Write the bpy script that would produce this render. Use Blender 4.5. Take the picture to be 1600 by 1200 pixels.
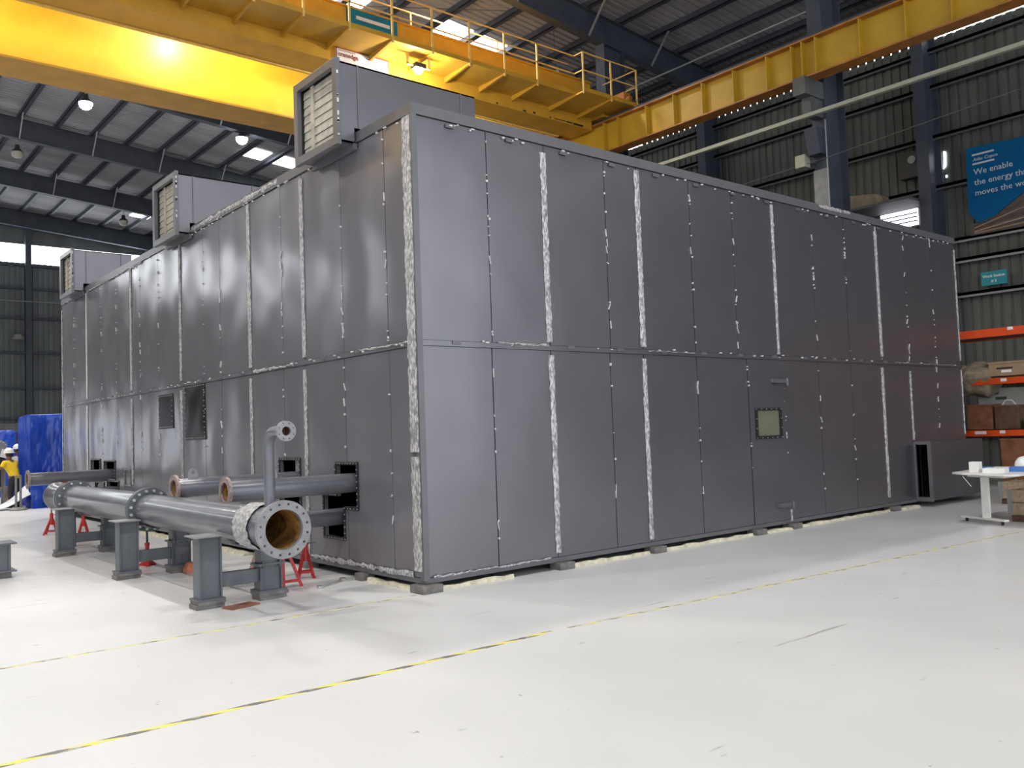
import bpy, bmesh, math, random
from mathutils import Vector, Matrix
random.seed(7)
PI = math.pi
S = bpy.context.scene
for o in list(bpy.data.objects): bpy.data.objects.remove(o)

# ------------------------------------------------------------------ camera
cd = bpy.data.cameras.new('camera'); cam = bpy.data.objects.new('camera', cd)
S.collection.objects.link(cam); S.camera = cam
cd.sensor_width = 36; cd.lens = 1364.636/1600*36; cd.clip_end = 300
R_ = Vector((0.77035063, -0.63662717, -0.0355773)); U_ = Vector((-0.0063438, -0.06344664, 0.99796507)); F_ = Vector((0.63758894, 0.76855733, 0.0529148))
cam.matrix_world = Matrix(((R_.x, U_.x, -F_.x, -5.25567), (R_.y, U_.y, -F_.y, -7.90789), (R_.z, U_.z, -F_.z, 1.7), (0, 0, 0, 1)))
# ------------------------------------------------------------------ world, exposure
W = bpy.data.worlds.new('world'); S.world = W; W.use_nodes = True
bg = W.node_tree.nodes['Background']; bg.inputs[0].default_value = (0.90, 0.94, 1.0, 1); bg.inputs[1].default_value = 0.9
S.view_settings.view_transform = 'Standard'; S.view_settings.look = 'None'
S.view_settings.exposure = 1.36; S.view_settings.gamma = 1.0; S.view_settings.use_curve_mapping = False
LAMP_W = 72.0       # each high-bay lamp
FLOOD_W = 110.0       # the crane's floodlight

# ------------------------------------------------------------------ materials
def mat(name, col, rough=.5, metal=0., noise=0., nscale=5., bump=0., bscale=10., emit=0., coat=0., spec=.5, stretch=None, col2=None, thr=None, alpha=None, bdist=.02, bdet=4):
    m = bpy.data.materials.new(name); m.use_nodes = True; nt = m.node_tree; b = nt.nodes['Principled BSDF']
    c = tuple(col)+(1,)
    b.inputs['Base Color'].default_value = c; b.inputs['Roughness'].default_value = rough; b.inputs['Metallic'].default_value = metal
    b.inputs['Specular IOR Level'].default_value = spec; b.inputs['Coat Weight'].default_value = coat; b.inputs['Coat Roughness'].default_value = .08
    if emit: b.inputs['Emission Color'].default_value = c; b.inputs['Emission Strength'].default_value = emit
    tc = nt.nodes.new('ShaderNodeTexCoord'); src = tc.outputs['Object']
    if stretch:
        mp = nt.nodes.new('ShaderNodeMapping'); mp.inputs['Scale'].default_value = stretch
        nt.links.new(src, mp.inputs[0]); src = mp.outputs[0]
    n = nt.nodes.new('ShaderNodeTexNoise'); n.inputs['Scale'].default_value = nscale; n.inputs['Detail'].default_value = 6
    nt.links.new(src, n.inputs['Vector'])
    r = nt.nodes.new('ShaderNodeValToRGB'); k = max(noise, .04)
    c2 = tuple(col2)+(1,) if col2 else tuple(x*(1-k) for x in col)+(1,)
    lo, hi = thr if thr else (.3, .7)
    r.color_ramp.elements[0].position = lo; r.color_ramp.elements[1].position = hi
    r.color_ramp.elements[0].color = c2; r.color_ramp.elements[1].color = tuple(min(1, x*(1+k*.5)) for x in col)+(1,)
    nt.links.new(n.outputs['Fac'], r.inputs[0]); nt.links.new(r.outputs[0], b.inputs['Base Color'])
    if bump:
        n2 = nt.nodes.new('ShaderNodeTexNoise'); n2.inputs['Scale'].default_value = bscale; n2.inputs['Detail'].default_value = bdet
        nt.links.new(src, n2.inputs['Vector'])
        bp = nt.nodes.new('ShaderNodeBump'); bp.inputs['Strength'].default_value = bump; bp.inputs['Distance'].default_value = bdist
        nt.links.new(n2.outputs['Fac'], bp.inputs['Height']); nt.links.new(bp.outputs[0], b.inputs['Normal'])
    if alpha is not None: b.inputs['Alpha'].default_value = alpha
    return m
M = {}
M['panel'] = mat('grey_panel_paint', (.215, .210, .230), .30, .78, .06, 1.3, .35, .8, bdist=.05, bdet=1)
M['panel2'] = mat('grey_panel_side_paint', (.225, .220, .242), .25, .45, .06, 1.3, .9, .9, stretch=(1, 1, .75), bdist=.09, bdet=1)
M['trim'] = mat('grey_trim_paint', (.15, .15, .16), .35, .3, .1, 4, .2, 8)
M['film'] = mat('crinkled_clear_film', (.60, .59, .585), .35, .1, .0, 42, 1., 30, col2=(.24, .24, .245), thr=(.40, .62), stretch=(1, 1, .45))
M['filmw'] = mat('white_film_scrap', (.62, .62, .61), .4, 0, .2, 30, .6, 40)
M['collar'] = mat('milky_film_collar', (.52, .52, .51), .3, 0, 0, 26, 1., 30, col2=(.30, .30, .31), thr=(.42, .6))
M['foam'] = mat('cream_foam_strip', (.66, .62, .46), .8, 0, .3, 14, .8, 30)
M['black'] = mat('black_gasket', (.012, .012, .013), .45, 0, .3, 20)
M['membrane'] = mat('black_rubber_sheet', (.010, .010, .011), .38, .0, .2, 3, .3, 1.5, bdist=.06, bdet=1, spec=.25)
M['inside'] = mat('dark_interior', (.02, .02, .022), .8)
M['bolt'] = mat('zinc_bolt', (.62, .62, .60), .35, .7, .2, 50)
M['pipe'] = mat('grey_pipe_paint', (.145, .15, .172), .30, .15, .15, 4, .1, 5, coat=.2)
M['flange'] = mat('grey_flange_paint', (.25, .25, .26), .4, .1, .2, 10, .2, 30)
M['rustring'] = mat('worn_flange_face', (.30, .24, .22), .6, .1, .5, 25, .3, 40)
M['primer'] = mat('ochre_pipe_bore', (.42, .22, .06), .5, .1, .0, 9, .3, 20, col2=(.12, .06, .022), thr=(.35, .65))
M['post'] = mat('blue_grey_steel_paint', (.115, .125, .14), .45, .2, .15, 6, .2, 15)
M['pad'] = mat('greasy_steel_pad', (.20, .19, .18), .6, .3, .4, 12, .5, 25)
M['rust'] = mat('rusty_plate', (.30, .13, .085), .7, .1, .4, 9, .3, 20)
M['red'] = mat('red_jack_paint', (.50, .03, .03), .4, 0, .25, 12, .2, 20)
M['brown'] = mat('brown_jack_paint', (.20, .085, .06), .5, 0, .3, 12)
M['orangej'] = mat('orange_bracket_paint', (.72, .25, .12), .5, 0, .3, 12)
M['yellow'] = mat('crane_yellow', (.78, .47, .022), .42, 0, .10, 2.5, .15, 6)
M['yellow_shaded'] = mat('crane_yellow_shaded', (.52, .27, .022), .45, 0, .15, 2, .15, 6)  # crane yellow darkened; the dimmer light on these parts is put into the colour
M['yrail'] = mat('handrail_yellow', (.72, .45, .12), .5, 0, .2, 8)
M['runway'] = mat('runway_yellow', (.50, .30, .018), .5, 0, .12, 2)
M['orangeedge'] = mat('orange_primer_flange', (.42, .16, .03), .5, 0, .3, 3)
M['steel'] = mat('dark_structural_steel', (.055, .065, .090), .55, .1, .25, 2)
M['steelg'] = mat('grey_green_structural_steel', (.10, .105, .105), .6, .1, .25, 2)
M['roof'] = mat('roof_sheet_underside', (.30, .30, .325), .6, .0, .25, .9, stretch=(.3, 1, 1))
M['clad'] = mat('wall_cladding', (.12, .125, .112), .6, .1, .3, 1.2, stretch=(1, 1, .3))
M['cladfar'] = mat('end_wall_cladding', (.14, .155, .165), .6, .1, .3, 1.0, stretch=(1, 1, .3))
M['band'] = mat('pale_dado_band', (.20, .21, .22), .7, 0, .2, 3)
M['tray'] = mat('pale_green_tray', (.34, .35, .27), .5, 0, .15, 4)
M['junction'] = mat('grey_box', (.22, .225, .215), .55, 0, .2, 6)
M['sky'] = mat('daylit_pane', (.93, .97, 1.0), .4, 0, emit=3.2)
M['skyw'] = mat('daylit_louvre', (.95, .88, 1.0), .4, 0, emit=1.6)
M['lamp'] = mat('lamp_lens', (1, .98, .92), .4, 0, emit=40)
M['lampoff'] = mat('unlit_lens', (.35, .35, .30), .3, 0)
M['lamph'] = mat('lamp_housing', (.05, .05, .055), .5, .4)
M['rod'] = mat('galvanised_brace', (.30, .31, .31), .5, .4)
M['slat'] = mat('pale_packing_board', (.46, .43, .36), .7, 0, .25, 7, .3, 18)
M['teal'] = mat('teal_board', (.010, .15, .23), .6, 0, .15, 4, spec=.2)
M['tealb'] = mat('bright_teal_board', (.02, .30, .36), .5)
M['blueposter'] = mat('blue_banner', (.003, .085, .26), .8, 0, .0, .6, col2=(.003, .12, .26), spec=.15)
M['poster2'] = mat('banner_photo_brown', (.10, .08, .07), .6, 0, .5, 3, stretch=(1, .5, 6))
M['white'] = mat('white_paint', (.75, .74, .70), .5, 0, .1, 6)
M['whitetext'] = mat('white_lettering', (.55, .62, .66), .5)
M['brightwhite'] = mat('bright_white_lettering', (.85, .88, .88), .5)
M['board'] = mat('white_sign_board', (.60, .58, .55), .5, 0, .1, 10)
M['signred'] = mat('sign_maroon', (.25, .06, .05), .5)
M['rackred'] = mat('orange_rack_beam', (.78, .085, .015), .4, 0, .15, 3)
M['rackup'] = mat('rack_upright_grey', (.10, .105, .11), .5, .2)
M['card'] = mat('cardboard', (.33, .22, .13), .8, 0, .2, 4, .2, 8)
M['cardd'] = mat('dark_wooden_box', (.13, .07, .04), .8, 0, .4, 5, .3, 12)
M['cardr'] = mat('red_brown_crate', (.26, .10, .045), .8, 0, .4, 4, .3, 12)
M['wood'] = mat('raw_timber', (.40, .29, .19), .75, 0, .3, 3, .3, 9, stretch=(1, 6, 6))
M['sack'] = mat('brown_sacking', (.27, .22, .15), .85, 0, .3, 6, 1., 6, bdist=.05)
M['whiteboard'] = mat('off_white_panel', (.52, .51, .46), .5, 0, .06, 3)
M['tarp'] = mat('blue_tarpaulin', (.012, .06, .44), .30, .0, .3, 2.5, 1., 2.2, stretch=(1.3, 1.3, .6), bdist=.16, bdet=2)
M['sheet'] = mat('white_plastic_sheet', (.75, .77, .80), .4, 0, .12, 4, .8, 6, bdist=.05)
M['skin'] = mat('skin', (.22, .11, .07), .6)
M['shirt'] = mat('yellow_shirt', (.85, .58, .02), .8, 0, .15, 8, .4, 12)
M['shirtw'] = mat('pale_shirt', (.55, .60, .68), .8, 0, .15, 8, .4, 12)
M['trousers'] = mat('dark_trousers', (.025, .027, .035), .8)
M['hat'] = mat('white_helmet', (.85, .85, .82), .3, 0, .04, 3, coat=.3)
M['hair'] = mat('black_hair', (.01, .01, .01), .6)
M['machine'] = mat('dark_machine', (.035, .037, .045), .45, .3, .3, 6)
M['bluebinder'] = mat('blue_binder', (.06, .16, .48), .4)
M['paper'] = mat('paper', (.80, .80, .76), .7)
M['chrome'] = mat('bright_steel', (.65, .65, .64), .22, .9, .1, 20)
M['greentag'] = mat('green_label', (.06, .13, .06), .5)
M['lilac'] = mat('lilac_poster', (.45, .42, .52), .6)
# glossy epoxy floor with faint scuffs
def floor_mat():
    m = bpy.data.materials.new('pale_epoxy_floor'); m.use_nodes = True; nt = m.node_tree; b = nt.nodes['Principled BSDF']; L = nt.links
    tc = nt.nodes.new('ShaderNodeTexCoord')
    def noise(sc, det, st=(1, 1, 1), rot=0.):
        mp = nt.nodes.new('ShaderNodeMapping'); mp.inputs['Scale'].default_value = st; mp.inputs['Rotation'].default_value = (0, 0, rot)
        L.new(tc.outputs['Object'], mp.inputs[0])
        n = nt.nodes.new('ShaderNodeTexNoise'); n.inputs['Scale'].default_value = sc; n.inputs['Detail'].default_value = det; L.new(mp.outputs[0], n.inputs['Vector']); return n.outputs['Fac']
    def ramp(f, a, ca, z, cz):
        r = nt.nodes.new('ShaderNodeValToRGB'); e = r.color_ramp.elements; e[0].position = a; e[0].color = ca+(1,); e[1].position = z; e[1].color = cz+(1,); L.new(f, r.inputs[0]); return r.outputs[0]
    def mul(a, c):
        x = nt.nodes.new('ShaderNodeMix'); x.data_type = 'RGBA'; x.blend_type = 'MULTIPLY'; x.inputs[0].default_value = 1; L.new(a, x.inputs[6]); L.new(c, x.inputs[7]); return x.outputs[2]
    base = ramp(noise(.35, 4), .3, (.615, .62, .615), .7, (.69, .69, .68))
    scuff = ramp(noise(2.2, 8, (1, 3.5, 1), .5), .262, (.64, .64, .63), .31, (1, 1, 1))
    spots = ramp(noise(9, 3), .245, (.50, .48, .47), .27, (1, 1, 1))
    scr = ramp(noise(1.1, 10, (.5, 9, 1), -.62), .275, (.62, .61, .60), .295, (1, 1, 1))
    L.new(mul(mul(mul(base, scuff), spots), scr), b.inputs['Base Color'])
    rr = nt.nodes.new('ShaderNodeMapRange'); rr.inputs[3].default_value = .22; rr.inputs[4].default_value = .42
    L.new(noise(1.3, 5), rr.inputs[0]); L.new(rr.outputs[0], b.inputs['Roughness'])
    bp = nt.nodes.new('ShaderNodeBump'); bp.inputs['Strength'].default_value = .12; bp.inputs['Distance'].default_value = .01
    L.new(noise(7, 4), bp.inputs['Height']); L.new(bp.outputs[0], b.inputs['Normal'])
    return m
M['floor'] = floor_mat()
def tape_mat(nm='hazard_tape', lo=.52, hi=.72):
    m = bpy.data.materials.new(nm); m.use_nodes = True; nt = m.node_tree; b = nt.nodes['Principled BSDF']; L = nt.links
    tc = nt.nodes.new('ShaderNodeTexCoord'); sx = nt.nodes.new('ShaderNodeSeparateXYZ'); L.new(tc.outputs['Object'], sx.inputs[0])
    def mth(op, a, c=None):
        x = nt.nodes.new('ShaderNodeMath'); x.operation = op; L.new(a, x.inputs[0])
        if c is not None:
            if isinstance(c, float): x.inputs[1].default_value = c
            else: L.new(c, x.inputs[1])
        return x.outputs[0]
    f = mth('FRACT', mth('MULTIPLY', mth('ADD', sx.outputs[0], mth('MULTIPLY', sx.outputs[1], 3.2)), 2.6))
    r = nt.nodes.new('ShaderNodeValToRGB'); r.color_ramp.interpolation = 'CONSTANT'; e = r.color_ramp.elements
    e[0].position = 0; e[0].color = (.16, .15, .15, 1); e[1].position = .5; e[1].color = (.80, .72, .10, 1); L.new(f, r.inputs[0])
    n = nt.nodes.new('ShaderNodeTexNoise'); n.inputs['Scale'].default_value = 9; L.new(tc.outputs['Object'], n.inputs['Vector'])
    r2 = nt.nodes.new('ShaderNodeValToRGB'); r2.color_ramp.elements[0].position = lo; r2.color_ramp.elements[1].position = hi; L.new(n.outputs[0], r2.inputs[0])
    x = nt.nodes.new('ShaderNodeMix'); x.data_type = 'RGBA'; L.new(r2.outputs[0], x.inputs[0]); L.new(r.outputs[0], x.inputs[6]); x.inputs[7].default_value = (.62, .60, .48, 1)
    L.new(x.outputs[2], b.inputs['Base Color']); b.inputs['Roughness'].default_value = .4
    return m
M['tape'] = tape_mat(); M['worntape'] = tape_mat('worn_hazard_tape', .36, .56)

# ------------------------------------------------------------------ builders
ORG = {}
def V(*a): return Vector(a)
class MB:
    def __init__(s): s.b = bmesh.new()
    def box(s, x0, x1, y0, y1, z0, z1, m=None):
        v = [s.b.verts.new(p) for p in ((x0, y0, z0), (x1, y0, z0), (x1, y1, z0), (x0, y1, z0), (x0, y0, z1), (x1, y0, z1), (x1, y1, z1), (x0, y1, z1))]
        for f in ((0, 3, 2, 1), (4, 5, 6, 7), (0, 1, 5, 4), (1, 2, 6, 5), (2, 3, 7, 6), (3, 0, 4, 7)): s.b.faces.new([v[i] for i in f])
        if m is not None: bmesh.ops.transform(s.b, matrix=m, verts=v)
        return s
    def bar(s, p, q, w, h, up=(0, 0, 1)):
        p = Vector(p); q = Vector(q); d = q-p; L = d.length; d.normalize(); u = Vector(up)
        if abs(d.dot(u)) > .98: u = Vector((1, 0, 0))
        sd = d.cross(u).normalized(); u = sd.cross(d)
        m = Matrix(((sd.x, d.x, u.x, p.x), (sd.y, d.y, u.y, p.y), (sd.z, d.z, u.z, p.z), (0, 0, 0, 1)))
        return s.box(-w/2, w/2, 0, L, -h/2, h/2, m)
    def tube(s, pts, r, seg=16, caps=True):
        pts = [Vector(p) for p in pts]; n = len(pts); rs = r if isinstance(r, (list, tuple)) else [r]*n
        rings = []; prev = None
        for i, p in enumerate(pts):
            d = (pts[min(i+1, n-1)]-pts[max(i-1, 0)]).normalized()
            if prev is None:
                a = Vector((0, 0, 1)) if abs(d.z) < .9 else Vector((1, 0, 0))
                a = (a-d*a.dot(d)).normalized()
            else: a = (prev-d*prev.dot(d)).normalized()
            prev = a; c = d.cross(a)
            rings.append([s.b.verts.new(p+(a*math.cos(2*PI*k/seg)+c*math.sin(2*PI*k/seg))*rs[i]) for k in range(seg)])
        for i in range(n-1):
            for k in range(seg): s.b.faces.new((rings[i][k], rings[i][(k+1) % seg], rings[i+1][(k+1) % seg], rings[i+1][k]))
        if caps: s.b.faces.new(rings[0][::-1]); s.b.faces.new(rings[-1])
        return s
    def lathe(s, prof, o, axis='z', seg=32):
        o = Vector(o); rings = []
        for r, h in prof:
            ring = []
            for k in range(seg):
                c, n = r*math.cos(2*PI*k/seg), r*math.sin(2*PI*k/seg)
                ring.append(s.b.verts.new(o+{'z': V(c, n, h), 'y': V(c, h, n), 'x': V(h, c, n)}[axis]))
            rings.append(ring)
        for i in range(len(rings)-1):
            for k in range(seg): s.b.faces.new((rings[i][k], rings[i][(k+1) % seg], rings[i+1][(k+1) % seg], rings[i+1][k]))
        return s
    def plate(s, outer, holes, fn, t0, t1):
        # outer and holes: lists of (a, b); fn(a, b, t) gives the point
        caps = []
        loops = [outer]+list(holes)
        vs = [[[s.b.verts.new(fn(a, b, t)) for a, b in lp] for lp in loops] for t in (t0, t1)]
        for L_ in range(len(loops)):
            n = len(loops[L_])
            for k in range(n):
                s.b.faces.new((vs[0][L_][k], vs[0][L_][(k+1) % n], vs[1][L_][(k+1) % n], vs[1][L_][k]))
        for side in (0, 1):
            ed = []
            for lp in vs[side]:
                n = len(lp)
                for k in range(n): ed.append(s.b.edges.get((lp[k], lp[(k+1) % n])))
            bmesh.ops.triangle_fill(s.b, use_beauty=True, use_dissolve=False, edges=ed)
        return s
    def prism(s, poly, fn, t0, t1):
        a = [s.b.verts.new(fn(x, y, t0)) for x, y in poly]; c = [s.b.verts.new(fn(x, y, t1)) for x, y in poly]; n = len(poly)
        s.b.faces.new(a); s.b.faces.new(c[::-1])
        for k in range(n): s.b.faces.new((a[k], c[k], c[(k+1) % n], a[(k+1) % n]))
        return s
    def build(s, name, m, parent=None, smooth=False, bevel=0, loc=None):
        b = s.b; bmesh.ops.recalc_face_normals(b, faces=b.faces)
        if parent is not None: o0 = ORG[parent.name]
        elif loc is not None: o0 = Vector(loc)
        else:
            xs = [v.co for v in b.verts]; lo = [min(v[i] for v in xs) for i in range(3)]; hi = [max(v[i] for v in xs) for i in range(3)]
            o0 = V((lo[0]+hi[0])/2, (lo[1]+hi[1])/2, lo[2])
        bmesh.ops.translate(b, verts=b.verts, vec=-o0)
        me = bpy.data.meshes.new(name); b.to_mesh(me); b.free()
        me.materials.append(M[m] if isinstance(m, str) else m)
        if smooth:
            for p in me.polygons: p.use_smooth = True
            try: me.set_sharp_from_angle(angle=math.radians(40))
            except Exception: pass
        o = bpy.data.objects.new(name, me); S.collection.objects.link(o)
        if parent is not None: o.parent = parent
        else: o.location = o0
        ORG[o.name] = o0.copy()
        if bevel:
            bv = o.modifiers.new('bevel', 'BEVEL'); bv.width = bevel; bv.segments = 2; bv.limit_method = 'ANGLE'
        return o
def tag(o, label, cat, group=None, kind=None):
    o['label'] = label; o['category'] = cat
    if group: o['group'] = group
    if kind: o['kind'] = kind
    return o
def thing(name, loc, label, cat, group=None):
    o = bpy.data.objects.new(name, None); S.collection.objects.link(o); o.location = loc; o.empty_display_size = .2
    ORG[o.name] = Vector(loc); return tag(o, label, cat, group)
def struct(o, label=None):
    o['kind'] = 'structure'
    if label: o['label'] = label
    return o
def dup(root, loc, label, group=None):
    r = root.copy(); S.collection.objects.link(r); r.location = loc; r['label'] = label
    ORG[r.name] = Vector(loc)
    if group: r['group'] = group
    for ch in list(root.children):
        c = ch.copy(); S.collection.objects.link(c); c.parent = r; ORG[c.name] = Vector(loc)
        for g in ch.children:
            d = g.copy(); S.collection.objects.link(d); d.parent = c
    return r
XY = lambda a, b, t: (a, b, t)      # plate in XY, thickness Z
XZ = lambda a, b, t: (a, t, b)      # plate in XZ, thickness Y
YZ = lambda a, b, t: (t, a, b)      # plate in YZ, thickness X
def rect(a0, a1, b0, b1): return [(a0, b0), (a1, b0), (a1, b1), (a0, b1)]
def circ(a, b, r, n=32, ph=0.): return [(a+r*math.cos(2*PI*k/n+ph), b+r*math.sin(2*PI*k/n+ph)) for k in range(n)]
def text(s, size, parent, m, place, name='lettering', bold=0., italic=0., align='LEFT', depth=.004):
    cu = bpy.data.curves.new('t', 'FONT'); cu.body = s; cu.size = size; cu.extrude = depth; cu.offset = bold; cu.shear = italic; cu.align_x = align; cu.resolution_u = 2
    t = bpy.data.objects.new('t', cu); S.collection.objects.link(t)
    dg = bpy.context.evaluated_depsgraph_get(); me = bpy.data.meshes.new_from_object(t.evaluated_get(dg))
    bpy.data.objects.remove(t)
    o0 = ORG[parent.name]
    for v in me.vertices: v.co = Vector(place(v.co.x, v.co.y, v.co.z))-o0
    me.materials.clear(); me.materials.append(M[m]); me.name = name
    o = bpy.data.objects.new(name, me); S.collection.objects.link(o); o.parent = parent; ORG[o.name] = o0.copy()
    return o

# ================================================================== SETTING
XW = 20.9; YE = 51.0; YN = -26.0; XL = -30.0; RIDGE = -6.0
def roofz(x): return 16.5-.088*(x if x > RIDGE else 2*RIDGE-x)
struct(MB().box(XL, XW+.4, YN, YE+.4, -.3, 0).build('floor', 'floor', loc=(0, 0, 0)), 'pale grey glossy epoxy factory floor with scuffs')

# corrugated sheets
def corrugated(span0, span1, pitch, fn, ends):
    """profile runs along span; fn(s, off, e) -> point; ends = list of e values"""
    b = bmesh.new(); prof = []; n = int((span1-span0)/pitch)
    for k in range(n):
        s = span0+k*pitch
        prof += [(s, 0), (s+pitch*.62, 0), (s+pitch*.70, .045), (s+pitch*.92, .045)]
    prof.append((span0+n*pitch, 0))
    cols = [[b.verts.new(fn(s, o, e)) for s, o in prof] for e in ends]
    for c0, c1 in zip(cols, cols[1:]):
        for k in range(len(prof)-1): b.faces.new((c0[k], c0[k+1], c1[k+1], c1[k]))
    mb = MB.__new__(MB); mb.b = b; return mb
ceil = struct(corrugated(YN, YE+.3, .26, lambda s, o, e: (e, s, roofz(e)+o), [XL, RIDGE, XW+.6]).build('ceiling', 'roof', loc=(0, 0, 0)), 'dark ribbed sheet roof on steel rafters')
RAFT = [11.3+7.73*k for k in range(-2, 6)]
for k, y in enumerate(RAFT):
    if k == 7: y = 50.4
    m_ = MB()
    for x0, x1 in ((XL, RIDGE), (RIDGE, XW)):
        for dz0, dz1, w in ((-.24, -.215, .15), (-1.13, -1.105, .15), (-1.12, -.22, .012)):
            P = [(x0, roofz(x0)+dz0), (x1, roofz(x1)+dz0), (x1, roofz(x1)+dz1), (x0, roofz(x0)+dz1)]
            m_.prism(P, XZ, y-w, y+w)
    m_.build('rafter', 'steel', ceil)
for k in range(-10, 14):
    x = .93+1.48*k
    if x < -13: continue
    z = roofz(x)
    MB().box(x-.05, x-.035, YN, YE, z-.215, z-.005).box(x-.05, x+.13, YN, YE, z-.215, z-.19).build('purlin', 'steel', ceil)
# pale fly braces from the rafter's bottom flange up to the purlins
for y in RAFT[2:7]:
    for x in [.93+1.48*k for k in range(-3, 12, 2)]:
        if x > 19: continue
        z = roofz(x)
        MB().bar((x, y-.14, z-1.12), (x, y-.95, z-.2), .05, .05).build('fly_brace', 'rod', ceil)
for (a, b_) in (((5.5, 12), (13.5, 18.6)), ((13.5, 12), (5.5, 18.6)), ((13.5, 12), (19.8, 18.6)), ((19.8, 12), (13.5, 18.6))):
    MB().tube([(a[0], a[1], roofz(a[0])-.3), (b_[0], b_[1], roofz(b_[0])-.3)], .012, 6).build('bracing_rod', 'steel', ceil)
# eaves beam along the right wall
MB().box(XW-.5, XW-.1, YN, YE, 13.35, 13.75).build('eaves_beam', 'steel', ceil)
MB().tube([(19.8, -10, 13.95), (19.8, 50, 13.95)], .045, 8).build('eaves_conduit', 'rod', ceil)
MB().tube([(17.6, -10, 13.62), (17.6, 50, 13.62)], .03, 8).build('eaves_conduit', 'rod', ceil)

# right wall, with a thin daylight gap along its head
wr = struct(corrugated(YN, YE, .27, lambda s, o, e: (XW+o, s, e), [0, 12.87]).build('wall_right', 'clad', loc=(XW, 0, 0)), 'dark ribbed metal cladding side wall with steel rails')
MB().box(XW, XW+.1, YN, YE, 12.98, 15.2).build('upper_cladding', 'clad', wr)
for z in (1.2, 2.6, 4.0, 5.15, 6.15, 6.75, 8.4, 9.9, 11.4, 12.5):
    MB().box(XW-.2, XW-.01, YN, YE, z-.05, z+.04).box(XW-.2, XW-.17, YN, YE, z-.11, z+.04).build('girt', 'rod' if z in (5.15, 6.15, 6.75) else 'steelg', wr)
struct(MB().box(XW+.03, XW+.05, YN, 3.4, 12.87, 12.97).build('window_1', 'sky'), 'bright daylight slot along the head of the side wall')
g2 = struct(MB().box(XW+.03, XW+.05, 3.4, 17.0, 12.87, 12.97).build('window_2', 'sky'), 'dotted daylight slot behind the ribbed side wall head')
fl = MB()
for k in range(120):
    y = 3.4+k*.27*.5
    if y > 13.6: break
    fl.box(XW-.01, XW+.02, y, y+.085, 12.76, 12.98)
for k in range(60):
    y = 3.4+k*.27
    if y > 15: break
    fl.box(XW-.01, XW+.02, y, y+.2, 12.86-.0, 12.98)
fl.box(XW-.01, XW+.02, 3.4, 17, 12.915, 12.98)
fl.build('closure_flashing', 'clad', wr)
lv = struct(MB().box(XW-.02, XW+.02, 4.2, 5.35, 7.45, 7.95).build('window_3', 'skyw'), 'small bright louvred opening in the side wall')
for k in range(3): MB().box(XW-.06, XW-.02, 4.2, 5.35, 7.56+.12*k, 7.59+.12*k).build('louvre_bar', 'steel', lv)

struct(MB().prism([(3.33, 9.45), (3.26, 9.40), (3.28, 9.0), (3.36, 8.92), (3.34, 9.2)], YZ, XW-.03, XW-.01).build('window_13', 'sky'), 'small ragged bright gap in the cladding beside the wall column')
struct(MB().box(XW-.03, XW-.01, 3.27, 3.31, 8.66, 8.72).build('window_14', 'sky'), 'tiny bright hole in the cladding below the ragged gap')
# far end wall with clerestory strip
wf = struct(corrugated(-5, XW, .30, lambda s, o, e: (s, YE+o, e), [0, 12.85]).build('wall_far', 'cladfar', loc=(0, YE, 0)), 'dark ribbed end wall below a bright window strip')
MB().box(-28, XW, YE, YE+.1, 13.98, 17.2).build('upper_cladding', 'cladfar', wf)
corrugated(-28, -5, .30, lambda s, o, e: (s, YE+o, e), [5.2, 12.85]).build('lintel_cladding', 'cladfar', wf)
corrugated(-28, -14, .30, lambda s, o, e: (s, YE+o, e), [0, 5.2]).build('lintel_cladding', 'cladfar', wf)
corrugated(-8.4, -5, .30, lambda s, o, e: (s, YE+o, e), [0, 5.2]).build('lintel_cladding', 'cladfar', wf)
corrugated(-14, -8.4, .30, lambda s, o, e: (s, YE+o, e), [4.0, 5.2]).build('lintel_cladding', 'cladfar', wf)
for x in (-22.2, -15.2, -8.2, -1.2, 5.8, 12.8, 19.8): MB().box(x-.16, x+.16, YE-.45, YE-.02, 0 if x > -5 or x < -17 else 5.2, 15.4).build('wind_post', 'steel', wf)
for z in (1.6, 3.4, 5.2, 7.3, 9.4, 11.2, 12.6): MB().box(-28 if z > 5.1 else -5, XW, YE-.2, YE-.02, z, z+.12).build('girt', 'steel', wf)
MB().box(-5, 5.6, YE-.3, YE-.05, 2.6, 3.15).build('dado_band', 'band', wf)
for k, (a, b_) in enumerate(((-28, -1.4), (-1., 5.62), (5.98, 12.4))):
    struct(MB().box(a, b_, YE+.02, YE+.06, 12.85, 13.98).build('window_%d' % (4+k), 'sky'), ['daylit clerestory pane left of frame on end wall', 'daylit clerestory pane left of the end wall post', 'daylit clerestory pane right of the end wall post'][k])
MB().tube([(-5, YE-.6, 10.4), (14, YE-.6, 10.44)], .03, 8).build('wall_conduit', 'rod', wf)
struct(corrugated(-6, YE, .30, lambda s, o, e: (-28-o, s, e), [0, 14.6]).build('wall_left', 'clad', loc=(-28, 20, 0)), 'ribbed cladding wall on the far left side of the hall')
# roof lights
sk = [((11.37, 12.52), (30.9, 32.2)), ((12.9, 14.6), (30.9, 32.2)), ((10.6, 11.63), (45.2, 47.0)), ((11.46, 12.68), (15.1, 17.4)), ((13.06, 14.16), (15.1, 16.6)), ((7.6, 9.1), (15.6, 17.6))]
for k, ((x0, x1), (y0, y1)) in enumerate(sk):
    P = [(x0, roofz(x0)-.012), (x1, roofz(x1)-.012), (x1, roofz(x1)-.04), (x0, roofz(x0)-.04)]
    struct(MB().prism(P, XZ, y0, y1).build('window_%d' % (7+k), 'sky'), 'translucent daylit roof sheet between purlins')

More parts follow.
